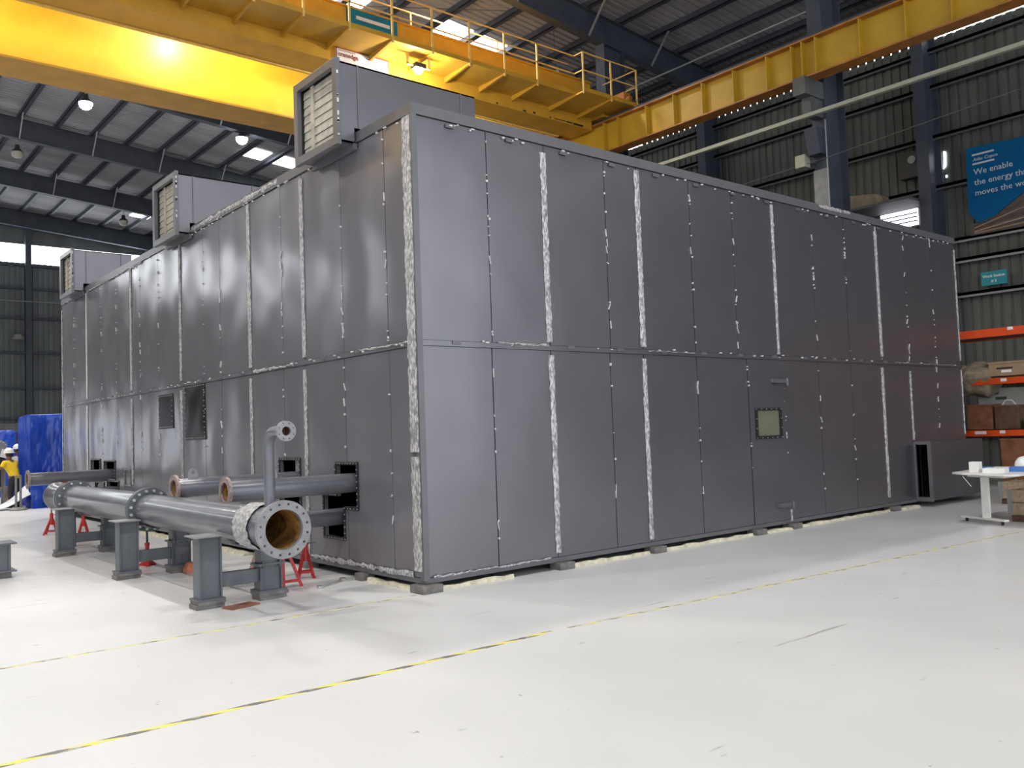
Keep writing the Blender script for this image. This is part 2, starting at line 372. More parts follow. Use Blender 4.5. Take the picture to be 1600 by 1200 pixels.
# steel columns
def column(x0, x1, y, z, w, nm, label, m='steel', face=None):
    c = thing('steel_column', ((x0+x1)/2, y, 0), label, 'column', 'columns along the side wall')
    MB().box(x0, x0+.03, y-w, y+w, 0, z).box(x1-.03, x1, y-w, y+w, 0, z).box(x0+.03, x1-.03, y-.015, y+.015, 0, z).build('shaft', m, c)
    return c
for k, y in enumerate((11.3, 3.75)):
    lab = ['dark crane column standing beyond the far side of the crane', 'dark crane column carrying the runway beam above the enclosure roof'][k]
    c = column(14.85, 15.8, y, roofz(15.5)-1.1, .2, 'crane', lab)
    MB().box(14.78, 14.85, y-.19, y+.19, 0, 8.0).build('lit_face_plate', 'junction', c)  # paler plate: light on the column's front face put into its colour
    MB().box(14.0, 14.85, y-.17, y+.17, 9.75, 10.19).box(14.3, 14.85, y-.12, y+.12, 9.3, 9.75).build('corbel', 'steelg', c)
    MB().prism([(14.4, 9.0), (14.85, 9.0), (14.85, 8.35), (14.55, 8.35)], XZ, y-.17, y+.17).build('haunch', 'steel', c)
for y, lab in ((11.4, 'dark wall column seen left of the crane column'), (3.55, 'dark wall column beside the blue banner')):
    column(20.0, 20.85, y, 13.3, .17, 'wall', lab)

# ================================================================== LAMPS
def highbay(x, y, z, on, label):
    t = thing('high_bay_lamp', (x, y, z), label, 'lamp', 'high bay lamps under the roof')
    MB().lathe([(.02, .32), (.09, .30), (.10, .16), (.24, .0), (.245, -.02), (.235, -.02), (.08, .14)], (x, y, z), seg=20).build('housing', 'lamph', t, smooth=True)
    MB().tube([(x, y, z+.3), (x, y, roofz(x)-1.1)], .012, 6).build('suspension_rod', 'rod', t)
    MB().lathe([(.235, .0), (.235, -.08), (.20, -.18), (.12, -.25), (.001, -.28)], (x, y, z), seg=20).build('lens', 'lamp' if on else 'lampoff', t, smooth=True)
    if on:
        l = bpy.data.lights.new('highbay', 'SPOT'); l.energy = LAMP_W*10; l.spot_size = math.radians(150); l.spot_blend = .8; l.shadow_soft_size = .22; l.color = (1, .965, .93)
        o = bpy.data.objects.new('lamp_light', l); S.collection.objects.link(o); o.parent = t; o.location = (0, 0, -.34)
    return t
n_ = 0
highbay(3.25, 26.8, 14.55, True, 'bright lit high bay lamp at upper left under the crane girder')
highbay(9.3, 26.8, 14.35, True, 'bright lit high bay lamp just left of the two roof lights')
highbay(2.35, 34.5, 14.6, False, 'unlit high bay lamp hanging below the bright lit one at upper left')
highbay(8.9, 42.2, 14.0, False, 'unlit high bay lamp hanging left of the middle air hood')
for x in (-10.3, -3.8, 2.7, 9.3):  # unseen lamps added along the roof grid to light the floor and roof
    for y in (-4.1, 3.6, 11.3, 19, 26.8, 34.5):
        if x > 0 and y > 20: continue
        if x == 9.3 and y in (19, -4.1, 3.6) or (x, y) == (-3.8, 3.6): continue
        highbay(x, y, 14.55, True, 'lit high bay lamp added out of view along the roof grid to light the hall')

# ================================================================== CRANE
cr = thing('overhead_crane', (6, 11.1, 10.6), 'long yellow overhead travelling crane spanning the hall above the grey enclosure', 'crane')
def YZX(a, b, t): return (t, a, b)
GX0 = -24.0
# near box girder: web, underside and lower lip
MB().prism([(11.1, 11.03), (12.05, 11.03), (12.05, 12.5), (11.1, 12.5)], YZX, GX0, 14.15).box(GX0, 14.15, 11.02, 12.13, 12.5, 12.54).build('near_girder', 'yellow_shaded', cr)
# far girder, its lips top and bottom
MB().box(GX0, 14.1, 13.3, 14.2, 10.22, 12.0).build('far_girder', 'yellow', cr)
MB().box(GX0, 14.1, 13.18, 14.32, 10.17, 10.22).build('bottom_flange', 'yellow_shaded', cr)
MB().box(GX0, 14.1, 13.15, 14.35, 12.0, 12.04).build('top_flange', 'yellow_shaded', cr)
# lower tie plate lip of near girder
MB().box(GX0, 13.6, 12.05, 12.12, 10.99, 11.05).build('girder_lip', 'yrail', cr)
# dark peeled patches near the right end
pp = MB()
for x, w in ((12.35, .06), (12.55, .45), (13.05, .25), (13.35, .4), (10.3, .05), (11.3, .12), (11.7, .08)): pp.box(x, x+w, 11.085, 11.1, 11.05+random.random()*.03, 11.09+random.random()*.03)
pp.build('peeled_paint', 'black', cr)
# walkway on the near side: floor plate, brackets, kerb
MB().box(GX0, 12.4, 9.98, 11.1, 11.40, 11.43).box(12.4, 14.7, 9.62, 11.1, 11.40, 11.43).box(GX0, 12.4, 9.95, 9.98, 11.40, 11.52).box(12.4, 14.7, 9.59, 9.62, 11.4, 11.52).build('walkway', 'yellow_shaded', cr)
BX = [-12.9+1.19*k for k in range(0, 22)]
BX = [b for b in BX if b < 12.0]+[12.35, 13.5, 14.62]
for i, x in enumerate(BX):
    yo = 9.98 if x < 12.3 else 9.62
    MB().prism([(yo, 11.40), (11.1, 11.40), (11.1, 11.25), (yo, 11.37)], YZX, x-.03, x+.03).build('walkway_bracket', 'yellow_shaded', cr)
    if x > 2.5:
        MB().box(x-.025, x+.025, yo-.04, yo-.005, 11.33, 12.55).build('railing_post', 'yrail', cr)
hr = MB()
for z in (12.55, 12.02):
    hr.bar((GX0, 9.955, z), (12.35, 9.955, z), .03, .03)
    hr.bar((12.35, 9.955, z), (12.35, 9.6, z), .03, .03)
    hr.bar((12.35, 9.6, z), (14.62, 9.6, z), .03, .03)
    hr.bar((14.62, 9.6, z), (14.62, 11.0, z), .03, .03)
hr.build('handrail', 'yrail', cr)
# posts on the far edge of the deck
for x in (8.0, 9.55, 11.1): MB().box(x-.02, x+.02, 11.9, 11.94, 12.5, 13.4).build('railing_post', 'yrail', cr)
MB().bar((-6, 11.92, 13.4), (14, 11.92, 13.4), .03, .03).build('handrail', 'yrail', cr)
# end truck, motor and cable carrier
MB().box(14.15, 14.75, 10.6, 15.2, 11.32, 11.85).build('end_truck', 'yellow_shaded', cr, bevel=.02)
MB().box(14.2, 14.5, 9.75, 10.2, 11.45, 11.85).tube([(14.35, 9.6, 11.62), (14.35, 9.75, 11.62)], .09, 12).build('travel_motor', 'orangeedge', cr, bevel=.02)
MB().box(12.9, 13.6, 11.2, 11.6, 12.54, 12.75).box(13.7, 14.0, 10.9, 11.2, 11.43, 11.75).build('drive_unit', 'steelg', cr, bevel=.02)
# teal notice and white maker's board
tb = MB().box(5.51, 6.99, 11.05, 11.095, 12.08, 12.52).build('teal_board', 'teal', cr); tb['label'] = 'teal notice board with a white bar'
MB().box(5.76, 6.75, 11.035, 11.05, 12.25, 12.34).build('white_bar', 'board', tb)
wb = MB().box(5.18, 6.70, 11.06, 11.098, 11.06, 11.385).build('maker_board', 'board', cr); wb['label'] = 'white board with dark red lettering'
MB().box(5.18, 6.70, 11.05, 11.06, 11.365, 11.385).box(5.18, 5.2, 11.05, 11.06, 11.06, 11.385).box(6.68, 6.70, 11.05, 11.06, 11.06, 11.385).box(5.26, 5.72, 11.05, 11.06, 11.325, 11.34).build('board_edge', 'signred', wb)
text('cranedge', .17, wb, 'signred', lambda a, b, c: (5.23+a*.92, 11.055-c, 11.18+b), bold=.003)
for k, z in enumerate((11.27, 11.22, 11.17, 11.12)): MB().box(6.02, 6.5-.05*(k % 2), 11.052, 11.06, z, z+.018).build('small_print', 'junction', wb)
# floodlight under the walkway
fx, fy, fz = 7.15, 10.35, 11.02
fd = MB().box(fx-.16, fx+.16, fy-.12, fy+.12, fz+.03, fz+.15).build('floodlight', 'lamph', cr, bevel=.01)
MB().box(fx-.35, fx-.31, fy-.03, fy+.03, fz+.1, 11.4).box(fx+.31, fx+.35, fy-.03, fy+.03, fz+.1, 11.4).box(fx-.35, fx+.35, fy-.03, fy+.03, fz+.08, fz+.12).build('lamp_bracket', 'yrail', fd)
MB().lathe([(.001, -.10), (.07, -.085), (.11, -.03), (.11, .03)], (fx, fy, fz), seg=16).build('lamp_lens', 'lamp', fd, smooth=True)
l = bpy.data.lights.new('flood', 'POINT'); l.energy = FLOOD_W; l.shadow_soft_size = .12; l.color = (1, .97, .88)
o = bpy.data.objects.new('flood_light', l); S.collection.objects.link(o); o.parent = cr; o.location = V(fx, fy, fz-.18)-ORG[cr.name]
# added unseen lamp with housing behind the near girder, brightens the far girder
fill_housing = MB().box(1.9, 2.3, 12.05, 12.2, 11.65, 11.85).build('floodlight', 'lamph', cr)
MB().box(1.93, 2.27, 12.2, 12.215, 11.67, 11.83).build('lamp_lens', 'lamp', fill_housing)
l = bpy.data.lights.new('added_girder_fill', 'AREA'); l.energy = 14; l.shape = 'RECTANGLE'; l.size = .34; l.size_y = .16; l.color = (1, .97, .88)
o = bpy.data.objects.new('flood_light', l); S.collection.objects.link(o); o.parent = cr; o.location = V(2.1, 12.23, 11.75)-ORG[cr.name]; o.rotation_euler = (math.radians(90), 0, math.radians(0))

# runway beam
rw = thing('crane_runway_beam', (14.3, 12, 10.2), 'yellow runway girder with upright stiffeners along the right side of the hall', 'girder')
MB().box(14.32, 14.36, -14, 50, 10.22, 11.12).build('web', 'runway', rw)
MB().box(14.12, 14.56, -14, 50, 11.12, 11.16).build('top_flange', 'orangeedge', rw)
MB().box(14.12, 14.56, -14, 50, 10.18, 10.22).build('bottom_flange', 'orangeedge', rw)
MB().box(14.3, 14.38, -14, 50, 11.16, 11.30).build('rail', 'steel', rw)
for y in [10.6, 10.02, 8.87, 7.83, 6.82, 5.78, 4.75, 4.02, 3.72, 3.35, 2.2, 1.1, .08, -.95, -2, -3.1]:
    MB().box(14.14, 14.32, y-.012, y+.012, 10.22, 11.12).build('stiffener', 'runway', rw)
# pale tray along the side wall
tr = MB().box(14.15, 14.17, -8, 20, 9.2, 9.29).box(14.17, 14.27, -8, 20, 9.27, 9.29).box(14.17, 14.27, -8, 20, 9.2, 9.22).build('cable_tray', 'tray')
tag(tr, 'long pale green cable tray running below the runway beam', 'cable tray')
cb = MB().tube([(14.6, -8, 8.9), (14.6, 3.4, 8.2), (14.6, 11.3, 7.95)], .010, 6).build('sagging_cable', 'steelg'); tag(cb, 'thin sagging cable strung between the columns under the tray', 'cable')
jb = thing('junction_box', (14.5, 4.15, 8.1), 'small pale grey box fixed left of the crane column below the tray', 'box')
MB().box(14.5, 14.75, 4.0, 4.28, 8.1, 8.42).build('body', 'tray', jb, bevel=.01); MB().box(14.75, 14.85, 3.9, 4.1, 8.2, 8.3).build('fixing_arm', 'steelg', jb)
dp = MB().tube([(14.7, 3.5, 9.2), (14.7, 3.5, 0)], .018, 8).build('drop_conduit', 'rod'); tag(dp, 'thin pale conduit dropping down the face of the crane column', 'conduit')

# ================================================================== ENCLOSURE
H = 5.35; HM = 2.69; HB = .10; LX = 13.33; WY = 16.0
en = thing('machine_enclosure', (6.6, 8, HB), 'huge grey sheet metal acoustic enclosure filling the middle of the hall', 'enclosure')
RX = [0, 1.03, 1.94, 3.0, 3.63, 4.74, 5.75, 6.81, 7.93, 8.97, 10.07, 11.12, 12.22, LX]
RXL = [0, 1.02, 1.94, 2.98, 3.63, 4.75, 5.95, 6.90, 7.93, 8.97, 10.06, 11.12, 12.2, LX]
LY = [0, .6, 1.64, 2.7, 3.35, 4.45, 5.6, 6.32, 7.42, 8.6, 9.69, 10.28, 11.3, 12.42, 13.65, 14.8, WY]
g = .006; T = .05
for i in range(len(RX)-1): MB().box(RX[i]+g, RX[i+1]-g, 0+random.uniform(0, .004), T, HM+.035, H-.135).build('wall_panel', 'panel', en)
for i in range(len(RXL)-1):
    a, b_ = RXL[i]+g, RXL[i+1]-g
    if i == 6: continue
    z0 = HB+.05 if i < 11 else 1.2
    MB().box(a, b_, 0+random.uniform(0, .004), T, z0, HM-.035).build('wall_panel', 'panel', en)
HOLES = [(2.92, 3.52, .80, 1.40), (1.40, 1.90, .84, 1.35), (1.735, 2.24, .46, .96), (12.62, 13.34, 1.08, 1.37), (11.5, 12.3, .98, 1.34), (12.33, 13.0, .62, .87), (11.25, 12.08, .62, .92)]
for i in range(len(LY)-1):
    a, b_ = LY[i]+g, LY[i+1]-g
    MB().box(-0+random.uniform(0, .004), T, a, b_, HM+.035, H-.135).build('wall_panel', 'panel2', en)
    # lower sheet: cell grid with the openings left out
    ys = sorted({a, b_, *[max(a, min(b_, h[0])) for h in HOLES], *[max(a, min(b_, h[1])) for h in HOLES]})
    zs = sorted({HB+.05, HM-.035, *[h[2] for h in HOLES], *[h[3] for h in HOLES]})
    m_ = MB(); b = m_.b; x0 = random.uniform(0, .004); vs = {}
    def inh(y, z): return any(h[0] < y < h[1] and h[2] < z < h[3] for h in HOLES)
    cells = {(p, q) for p in range(len(ys)-1) for q in range(len(zs)-1) if not inh((ys[p]+ys[p+1])/2, (zs[q]+zs[q+1])/2)}
    def vv(p, q, s):
        if (p, q, s) not in vs: vs[(p, q, s)] = b.verts.new((x0 if s == 0 else T, ys[p], zs[q]))
        return vs[(p, q, s)]
    for (p, q) in cells:
        for s in (0, 1): b.faces.new([vv(p, q, s), vv(p+1, q, s), vv(p+1, q+1, s), vv(p, q+1, s)])
        for (dp_, dq, e0, e1) in ((-1, 0, (0, 0), (0, 1)), (1, 0, (1, 0), (1, 1)), (0, -1, (0, 0), (1, 0)), (0, 1, (0, 1), (1, 1))):
            if (p+dp_, q+dq) not in cells:
                c0 = (p+e0[0], q+e0[1]); c1 = (p+e1[0], q+e1[1])
                b.faces.new([vv(*c0, 0), vv(*c1, 0), vv(*c1, 1), vv(*c0, 1)])
    m_.build('wall_panel', 'panel2', en)
# back and right walls, roof, floor
MB().box(0.06, LX, WY-.05, WY, HB, H-.06).build('rear_wall', 'panel', en)
MB().box(LX-.05, LX, .06, WY-.06, HB, H-.06).build('end_wall', 'panel', en)
MB().box(.02, LX-.02, .02, WY-.02, H-.06, H-.005).build('roof_deck', 'trim', en)
MB().box(.06, LX-.06, .06, WY-.06, HB, HB+.04).build('floor_deck', 'inside', en)
# inner backing studs
st = MB()
for x in sorted(set(RX+RXL)): st.box(max(.06, x-.06), min(LX-.06, x+.06), T+.002, T+.03, HB+.05, H-.13)
for y in LY: st.box(T+.002, T+.03, max(.06, y-.05), min(WY-.06, y+.05), HB+.05 if not (.5 < y < 4 or 11 < y < 14) else 1.45, H-.13)
for z in (HM, ): st.box(.06, LX-.06, T+.002, T+.03, z-.06, z+.06).box(T+.002, T+.03, .06, WY-.06, z-.06, z+.06)
st.build('inner_stud', 'inside', en)
# rims and rails
MB().box(-.018, LX, -.018, .03, H-.125, H).build('top_rim', 'trim', en)
MB().box(-.018, .03, .03, WY, H-.125, H).build('top_rim', 'trim', en)
MB().box(.05, LX, -.012, .02, HM-.03, HM+.03).build('middle_rail', 'panel', en)
MB().box(-.012, .02, .05, WY, HM-.03, HM+.03).build('middle_rail', 'panel2', en)
MB().box(.0, 11.1, -.01, .04, HB-.01, HB+.045).build('base_rail', 'trim', en)
MB().box(-.01, .04, 0, WY, HB-.01, HB+.045).build('base_rail', 'trim', en)
for z in (H-.17, HM+.055):
    for x in [.45+.88*k for k in range(15)]:
        if x < LX-.1: MB().box(x, x+.11, -.028, -.01, z-.0-(.03 if z > 4 else .06), z+.012-(.03 if z > 4 else .06)+.03).build('latch_clip', 'trim', en)
for y in [.35+.86*k for k in range(18)]:
    MB().box(-.028, -.01, y, y+.11, HM-.005, HM+.037).build('latch_clip', 'trim', en)
# corner cover with crinkled film, and film strips over the frame joints
def strip(face, c, w, z0, z1, name='film_strip', m='film', off=.012, rag=.012):
    b = bmesh.new(); n = max(6, int((z1-z0)/.05)); rows = []
    for k in range(n+1):
        z = z0+(z1-z0)*k/n; row = []
        ww = w*random.uniform(.82, 1.1)
        for j in range(4):
            t = (j/3-.5)*ww+(random.uniform(-rag, rag)*.5 if j in (0, 3) else 0)
            d = -off-(random.uniform(0, .010) if j in (1, 2) else 0)
            row.append(b.verts.new((c+t, d, z) if face == 'r' else (d, c+t, z)))
        rows.append(row)
    for k in range(n):
        for j in range(3): b.faces.new((rows[k][j], rows[k][j+1], rows[k+1][j+1], rows[k+1][j]))
    ext = bmesh.ops.extrude_face_region(b, geom=list(b.faces))
    bmesh.ops.translate(b, verts=[v for v in ext['geom'] if isinstance(v, bmesh.types.BMVert)], vec=(0, off*.8, 0) if face == 'r' else (off*.8, 0, 0))
    mb = MB.__new__(MB); mb.b = b; return mb.build(name, m, en)
def hstrip(face, z, w, a0, a1, m='film'):
    b = bmesh.new(); n = max(6, int((a1-a0)/.06)); rows = []
    for k in range(n+1):
        a = a0+(a1-a0)*k/n; ww = w*random.uniform(.25, 1.1); zz = z+random.uniform(-.008, .008)
        row = []
        for j in range(3):
            d = -.022-(random.uniform(.002, .014) if j == 1 else 0); t = (j/2-.5)*ww
            row.append(b.verts.new((a, d, zz+t) if face == 'r' else (d, a, zz+t)))
        rows.append(row)
    for k in range(n):
        for j in range(2): b.faces.new((rows[k][j], rows[k][j+1], rows[k+1][j+1], rows[k+1][j]))
    ext = bmesh.ops.extrude_face_region(b, geom=list(b.faces))
    bmesh.ops.translate(b, verts=[v for v in ext['geom'] if isinstance(v, bmesh.types.BMVert)], vec=(0, .008, 0) if face == 'r' else (.008, 0, 0))
    mb = MB.__new__(MB); mb.b = b; return mb.build('film_strip', m, en)
MB().box(-.022, .05, -.022, .055, HB+.02, H-.12).build('corner_post', 'trim', en)
strip('l', .09, .17, HB+.12, 1.45, off=.024); strip('l', .09, .17, 1.5, H-.14, off=.024)
strip('r', 1.94, .085, .2, 2.6); strip('r', 1.92, .095, 2.76, 5.12)
strip('r', 3.63, .085, .18, 2.6); strip('r', 3.63, .10, 2.76, 5.18)
strip('r', 6.80, .07, 2.75, 5.15); strip('r', 10.05, .09, .25, 2.6); strip('r', 10.07, .09, 2.8, 5.1)
strip('r', 11.1, .06, 1.25, 2.55); strip('r', LX-.03, .06, 2.8, 5.1); strip('r', LX-.03, .05, 1.3, 2.6); strip('r', 6.93, .06, .12, .3)
strip('l', 2.70, .085, .18, 2.6); strip('l', 2.70, .10, 2.76, 5.16)
strip('l', 4.45, .09, .9, 2.6); strip('l', 4.45, .10, 2.76, 5.2)
strip('l', 7.42, .10, .9, 2.6); strip('l', 7.42, .10, 2.76, 5.2)
strip('l', 10.28, .11, .9, 2.6); strip('l', 10.28, .12, 2.76, 5.2)
strip('l', 13.65, .10, .9, 2.6, m='filmw'); strip('l', 13.65, .10, 2.76, 5.2, m='filmw')
strip('l', 15.96, .07, .9, 5.1, m='film')
hstrip('l', H-.06, .10, 3.4, 8.0); hstrip('l', HM, .05, 3.0, 4.3); hstrip('l', HM+.02, .03, .1, 1.3); hstrip('l', H-.14, .03, 9.5, 13.5)
hstrip('r', HM+.03, .03, 1.1, 1.9); hstrip('r', H-.03, .07, 8.2, 9.2); hstrip('r', HM+.02, .016, 3.7, 4.7)
hstrip('l', HB+.07, .07, .2, 2.6); hstrip('r', HB+.05, .03, .1, 1.8); hstrip('r', HM+.01, .014, 10.5, 12.8)
# ragged specks of film along the thin joints
def specks(face, c, z0, z1, n, wmax=.035):
    m_ = MB()
    for k in range(n):
        z = random.uniform(z0, z1); h = random.choice((.012, .02, .025, .10)); w = random.uniform(.006, wmax*.7) if h < .09 else .006
        t = c+random.uniform(-.012, .012); d = random.uniform(.012, .022)
        rot = Matrix.Rotation(random.uniform(-.5, .5), 4, 'Y' if face == 'r' else 'X')
        P = V(t, -d/2, z) if face == 'r' else V(-d/2, t, z)
        mm = Matrix.Translation(P) @ rot
        if face == 'r': m_.box(-w/2, w/2, -d/2, d/2, -h/2, h/2, mm)
        else: m_.box(-d/2, d/2, -w/2, w/2, -h/2, h/2, mm)
    m_.build('film_scraps', 'filmw', en)['kind'] = 'stuff'
for x in RX[1:-1]: specks('r', x, 2.75, 5.2, 13 if x not in (1.94, 3.63) else 7)
for x in RXL[1:-1]: specks('r', x, .3 if x < 11 else 1.25, 2.6, 7)
for y in LY[1:-1]: specks('l', y, 2.75, 5.2, 12)
for y in LY[1:-1]: specks('l', y, .3 if y < 1 else 1.45, 2.6, 6)
def hspecks(face, z, a0, a1, n):
    m_ = MB()
    for k in range(n):
        a = random.uniform(a0, a1); w = random.uniform(.015, .05); h = random.uniform(.01, .022); zz = z+random.uniform(-.02, .02)
        if face == 'r': m_.box(a, a+w, -.034, -.015, zz, zz+h)
        else: m_.box(-.034, -.015, a, a+w, zz, zz+h)
    m_.build('film_scraps', 'filmw', en)['kind'] = 'stuff'
hspecks('r', H-.17, .2, 13, 46); hspecks('r', HM+.02, .2, 13, 26); hspecks('l', H-.16, .2, 15.8, 50); hspecks('l', HM, .1, 15.8, 60)
def bolts_rect(m_, face, a0, a1, z0, z1, d, pitch=.07, r=.008):
    for a in [a0+(a1-a0)*k/max(1, round((a1-a0)/pitch)) for k in range(round((a1-a0)/pitch)+1)]:
        for z in (z0, z1): m_.tube([(a, d, z), (a, d-.012, z)] if face == 'r' else [(d, a, z), (d-.012, a, z)], r, 6)
    for z in [z0+(z1-z0)*k/max(1, round((z1-z0)/pitch)) for k in range(1, round((z1-z0)/pitch))]:
        for a in (a0, a1): m_.tube([(a, d, z), (a, d-.012, z)] if face == 'r' else [(d, a, z), (d-.012, a, z)], r, 6)
# access door with window
dr = MB().plate(rect(5.956, 6.894, HB+.05, HM-.035), [rect(6.13, 6.73, 1.47, 1.87)], XZ, -.008, T).build('access_door', 'panel', en)
wf_ = MB().plate(rect(6.08, 6.78, 1.43, 1.905), [rect(6.14, 6.72, 1.475, 1.865)], XZ, -.022, -.006).build('window_gasket', 'black', dr)
mb = MB(); bolts_rect(mb, 'r', 6.10, 6.76, 1.447, 1.888, -.02, .14); mb.build('gasket_bolts', 'bolt', dr)
glass = bpy.data.materials.new('glass_reflection_tone'); glass.use_nodes = True; gb = glass.node_tree.nodes['Principled BSDF']
gb.inputs['Base Color'].default_value = (.34, .36, .25, 1); gb.inputs['Metallic'].default_value = .6; gb.inputs['Roughness'].default_value = .05; M['glass'] = glass  # bright reflection in the pane is put into the base colour
MB().box(6.13, 6.73, -.002, .012, 1.47, 1.87).build('window_glass', 'glass', dr)
for z in (2.30, .36):
    MB().box(6.55, 6.95, -.05, -.008, z, z+.055).tube([(6.92, -.055, z-.05), (6.92, -.055, z+.07)], .018, 8).box(6.55, 6.88, -.09, -.05, z-.006, z+.004).build('hinge', 'trim', dr)
# hatches on the left side
def hatch(a0, a1, z0, z1, w=.035, name='hatch_frame'):
    f = MB().plate(rect(a0-w, a1+w, z0-w, z1+w), [rect(a0, a1, z0, z1)], YZ, -.014, .0).build(name, 'black', en)
    mb = MB(); bolts_rect(mb, 'l', a0-w/2, a1+w/2, z0-w/2, z1+w/2, -.013, .07, .007); mb.build('frame_bolts', 'bolt', f)
fo = [(1.365, .805), (1.70, .805), (1.70, .425), (2.275, .425), (2.275, .995), (1.935, .995), (1.935, 1.385), (1.365, 1.385)]
fi = [(1.40, .84), (1.735, .84), (1.735, .46), (2.24, .46), (2.24, .96), (1.90, .96), (1.90, 1.35), (1.40, 1.35)]
hf = MB().plate(fo, [fi], YZ, -.014, 0).build('hatch_frame', 'black', en)
mb = MB()
for p, q in zip(fo, fo[1:]+fo[:1]):
    n = max(1, round(math.dist(p, q)/.075))
    for k in range(n):
        a = p[0]+(q[0]-p[0])*k/n; z = p[1]+(q[1]-p[1])*k/n; a += .017*(1 if a < 1.6 else -1 if a > 1.8 else 0); z += .017*(1 if z < .83 else -1)
        mb.tube([(-.013, a, z), (-.025, a, z)], .007, 6)
mb.build('frame_bolts', 'bolt', hf)
MB().box(.12, .14, 2.9, 3.3, .9, 1.42).build('inner_foil_board', 'filmw', en)
for h in HOLES:
    if 1.2 < h[0] < 2: continue
    if h[0] < 5: hatch(*h)
    else: hatch(*h, w=.03)
def cover(a0, a1, z0, z1, label, bulge):
    b = bmesh.new(); n = 14; rows = []
    for i in range(n+1):
        row = []
        for j in range(n+1):
            u, v = i/n, j/n; a = a0+(a1-a0)*u; z = z0+(z1-z0)*v
            e = math.sin(PI*u)*math.sin(PI*v); d = -.012-bulge*e*(1+.9*math.sin(6*u+5*v))
            row.append(b.verts.new((d, a, z)))
        rows.append(row)
    for i in range(n):
        for j in range(n): b.faces.new((rows[i][j], rows[i+1][j], rows[i+1][j+1], rows[i][j+1]))
    ext = bmesh.ops.extrude_face_region(b, geom=list(b.faces)); bmesh.ops.translate(b, verts=[v for v in ext['geom'] if isinstance(v, bmesh.types.BMVert)], vec=(.011, 0, 0))
    mb = MB.__new__(MB); mb.b = b; o = mb.build('cover_sheet', 'membrane', en, smooth=True); o['label'] = label
    mb = MB(); bolts_rect(mb, 'l', a0+.03, a1-.03, z0+.03, z1-.03, -.014, .09, .009); mb.build('cover_bolts', 'bolt', o)
cover(6.30, 7.24, 1.73, 2.66, 'crumpled shiny black rubber cover', .03); cover(7.84, 8.62, 1.95, 2.57, 'flat black rubber cover', .006)
f = MB().plate(rect(10.4, 10.82, .85, 1.2), [rect(10.45, 10.77, .89, 1.16)], YZ, -.012, 0).build('hatch_frame', 'trim', en)
mb = MB(); bolts_rect(mb, 'l', 10.42, 10.8, .87, 1.18, -.01, .07, .008); mb.build('frame_bolts', 'bolt', f)
# side duct at the right end
sd = MB().box(11.12, 13.38, -.30, -.275, .12, 1.2).box(11.12, 13.38, -.275, -.002, 1.175, 1.2).box(11.12, 13.38, -.275, -.002, .12, .145).box(13.35, 13.38, -.275, -.002, .145, 1.175).build('side_duct', 'panel', en)
MB().box(11.08, 11.12, -.31, -.25, .1, 1.22).box(11.08, 11.12, -.03, 0, .1, 1.22).box(11.08, 11.12, -.25, -.03, 1.16, 1.22).box(11.08, 11.12, -.25, -.03, .1, .18).build('duct_flange', 'trim', sd)
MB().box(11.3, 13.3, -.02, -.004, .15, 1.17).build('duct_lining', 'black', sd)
# blocks under the base and foam strips on the floor
def block(x, y, w, d, h, label, m='pad'):
    o = MB().box(x-w/2, x+w/2, y-d/2, y+d/2, 0, h).build('levelling_block', m, bevel=.006); tag(o, label, 'block', 'steel blocks under the enclosure'); return o
block(.03, .02, .26, .26, .085, 'greasy steel block on the floor under the near corner of the grey enclosure')
for x, lab in ((2.0, 'small steel block under the enclosure below the first film strip right of the corner'), (3.7, 'small steel block under the enclosure below the second film strip right of the corner'), (6.0, 'small steel block under the left edge of the windowed access door'), (6.95, 'small steel block under the hinged edge of the windowed access door'), (10.15, 'small steel block under the enclosure just left of the side duct')):
    block(x, 0, .24, .2, .085, lab)
block(0, 1.28, .18, .16, .085, 'small steel block under the enclosure below the black hatches')
block(0.02, 2.75, .18, .18, .085, 'small steel block under the enclosure beside the red jack stand')
def foam(p, q, w, label, m='foam'):
    p = V(*p); q = V(*q); b = bmesh.new(); n = max(6, int((q-p).length/.12)); rows = []
    d = (q-p).normalized(); sd_ = d.cross(V(0, 0, 1))
    for k in range(n+1):
        c = p+(q-p)*k/n; ww = w*random.uniform(.6, 1.3); hh = random.uniform(.03, .055)
        rows.append([b.verts.new(c+sd_*ww/2), b.verts.new(c+sd_*ww*.35+V(0, 0, hh)), b.verts.new(c-sd_*ww*.35+V(0, 0, hh*.9)), b.verts.new(c-sd_*ww/2)])
    for r0, r1 in zip(rows, rows[1:]):
        for j in range(4): b.faces.new((r0[j], r0[(j+1) % 4], r1[(j+1) % 4], r1[j]))
    b.faces.new(rows[0]); b.faces.new(rows[-1][::-1])
    mb = MB.__new__(MB); mb.b = b; o = mb.build('foam_strip', m); tag(o, label, 'foam strip', 'foam strips along the foot of the enclosure')
foam((.2, .02, 0), (1.2, .0, 0), .09, 'cream foam strip on the floor right of the corner block')
foam((2.15, .0, 0), (3.55, .0, 0), .09, 'cream foam strip on the floor between the first and second film strips')
foam((3.85, .0, 0), (5.85, .0, 0), .08, 'cream foam strip on the floor left of the windowed door')
foam((6.15, -.02, 0), (6.8, -.02, 0), .16, 'cream foam strip bulging out under the windowed door')
foam((7.1, .0, 0), (10.0, .0, 0), .10, 'cream foam strip on the floor right of the windowed door')
foam((10.3, -.03, 0), (11.0, -.03, 0), .22, 'cream foam lump on the floor by the side duct mouth')
foam((-.0, .18, 0), (0, 1.18, 0), .09, 'pale foam strip on the floor left of the corner block')
foam((-.02, 4.6, 0), (-.02, 9.5, 0), .18, 'pale foam strip on the floor behind the large pipe')

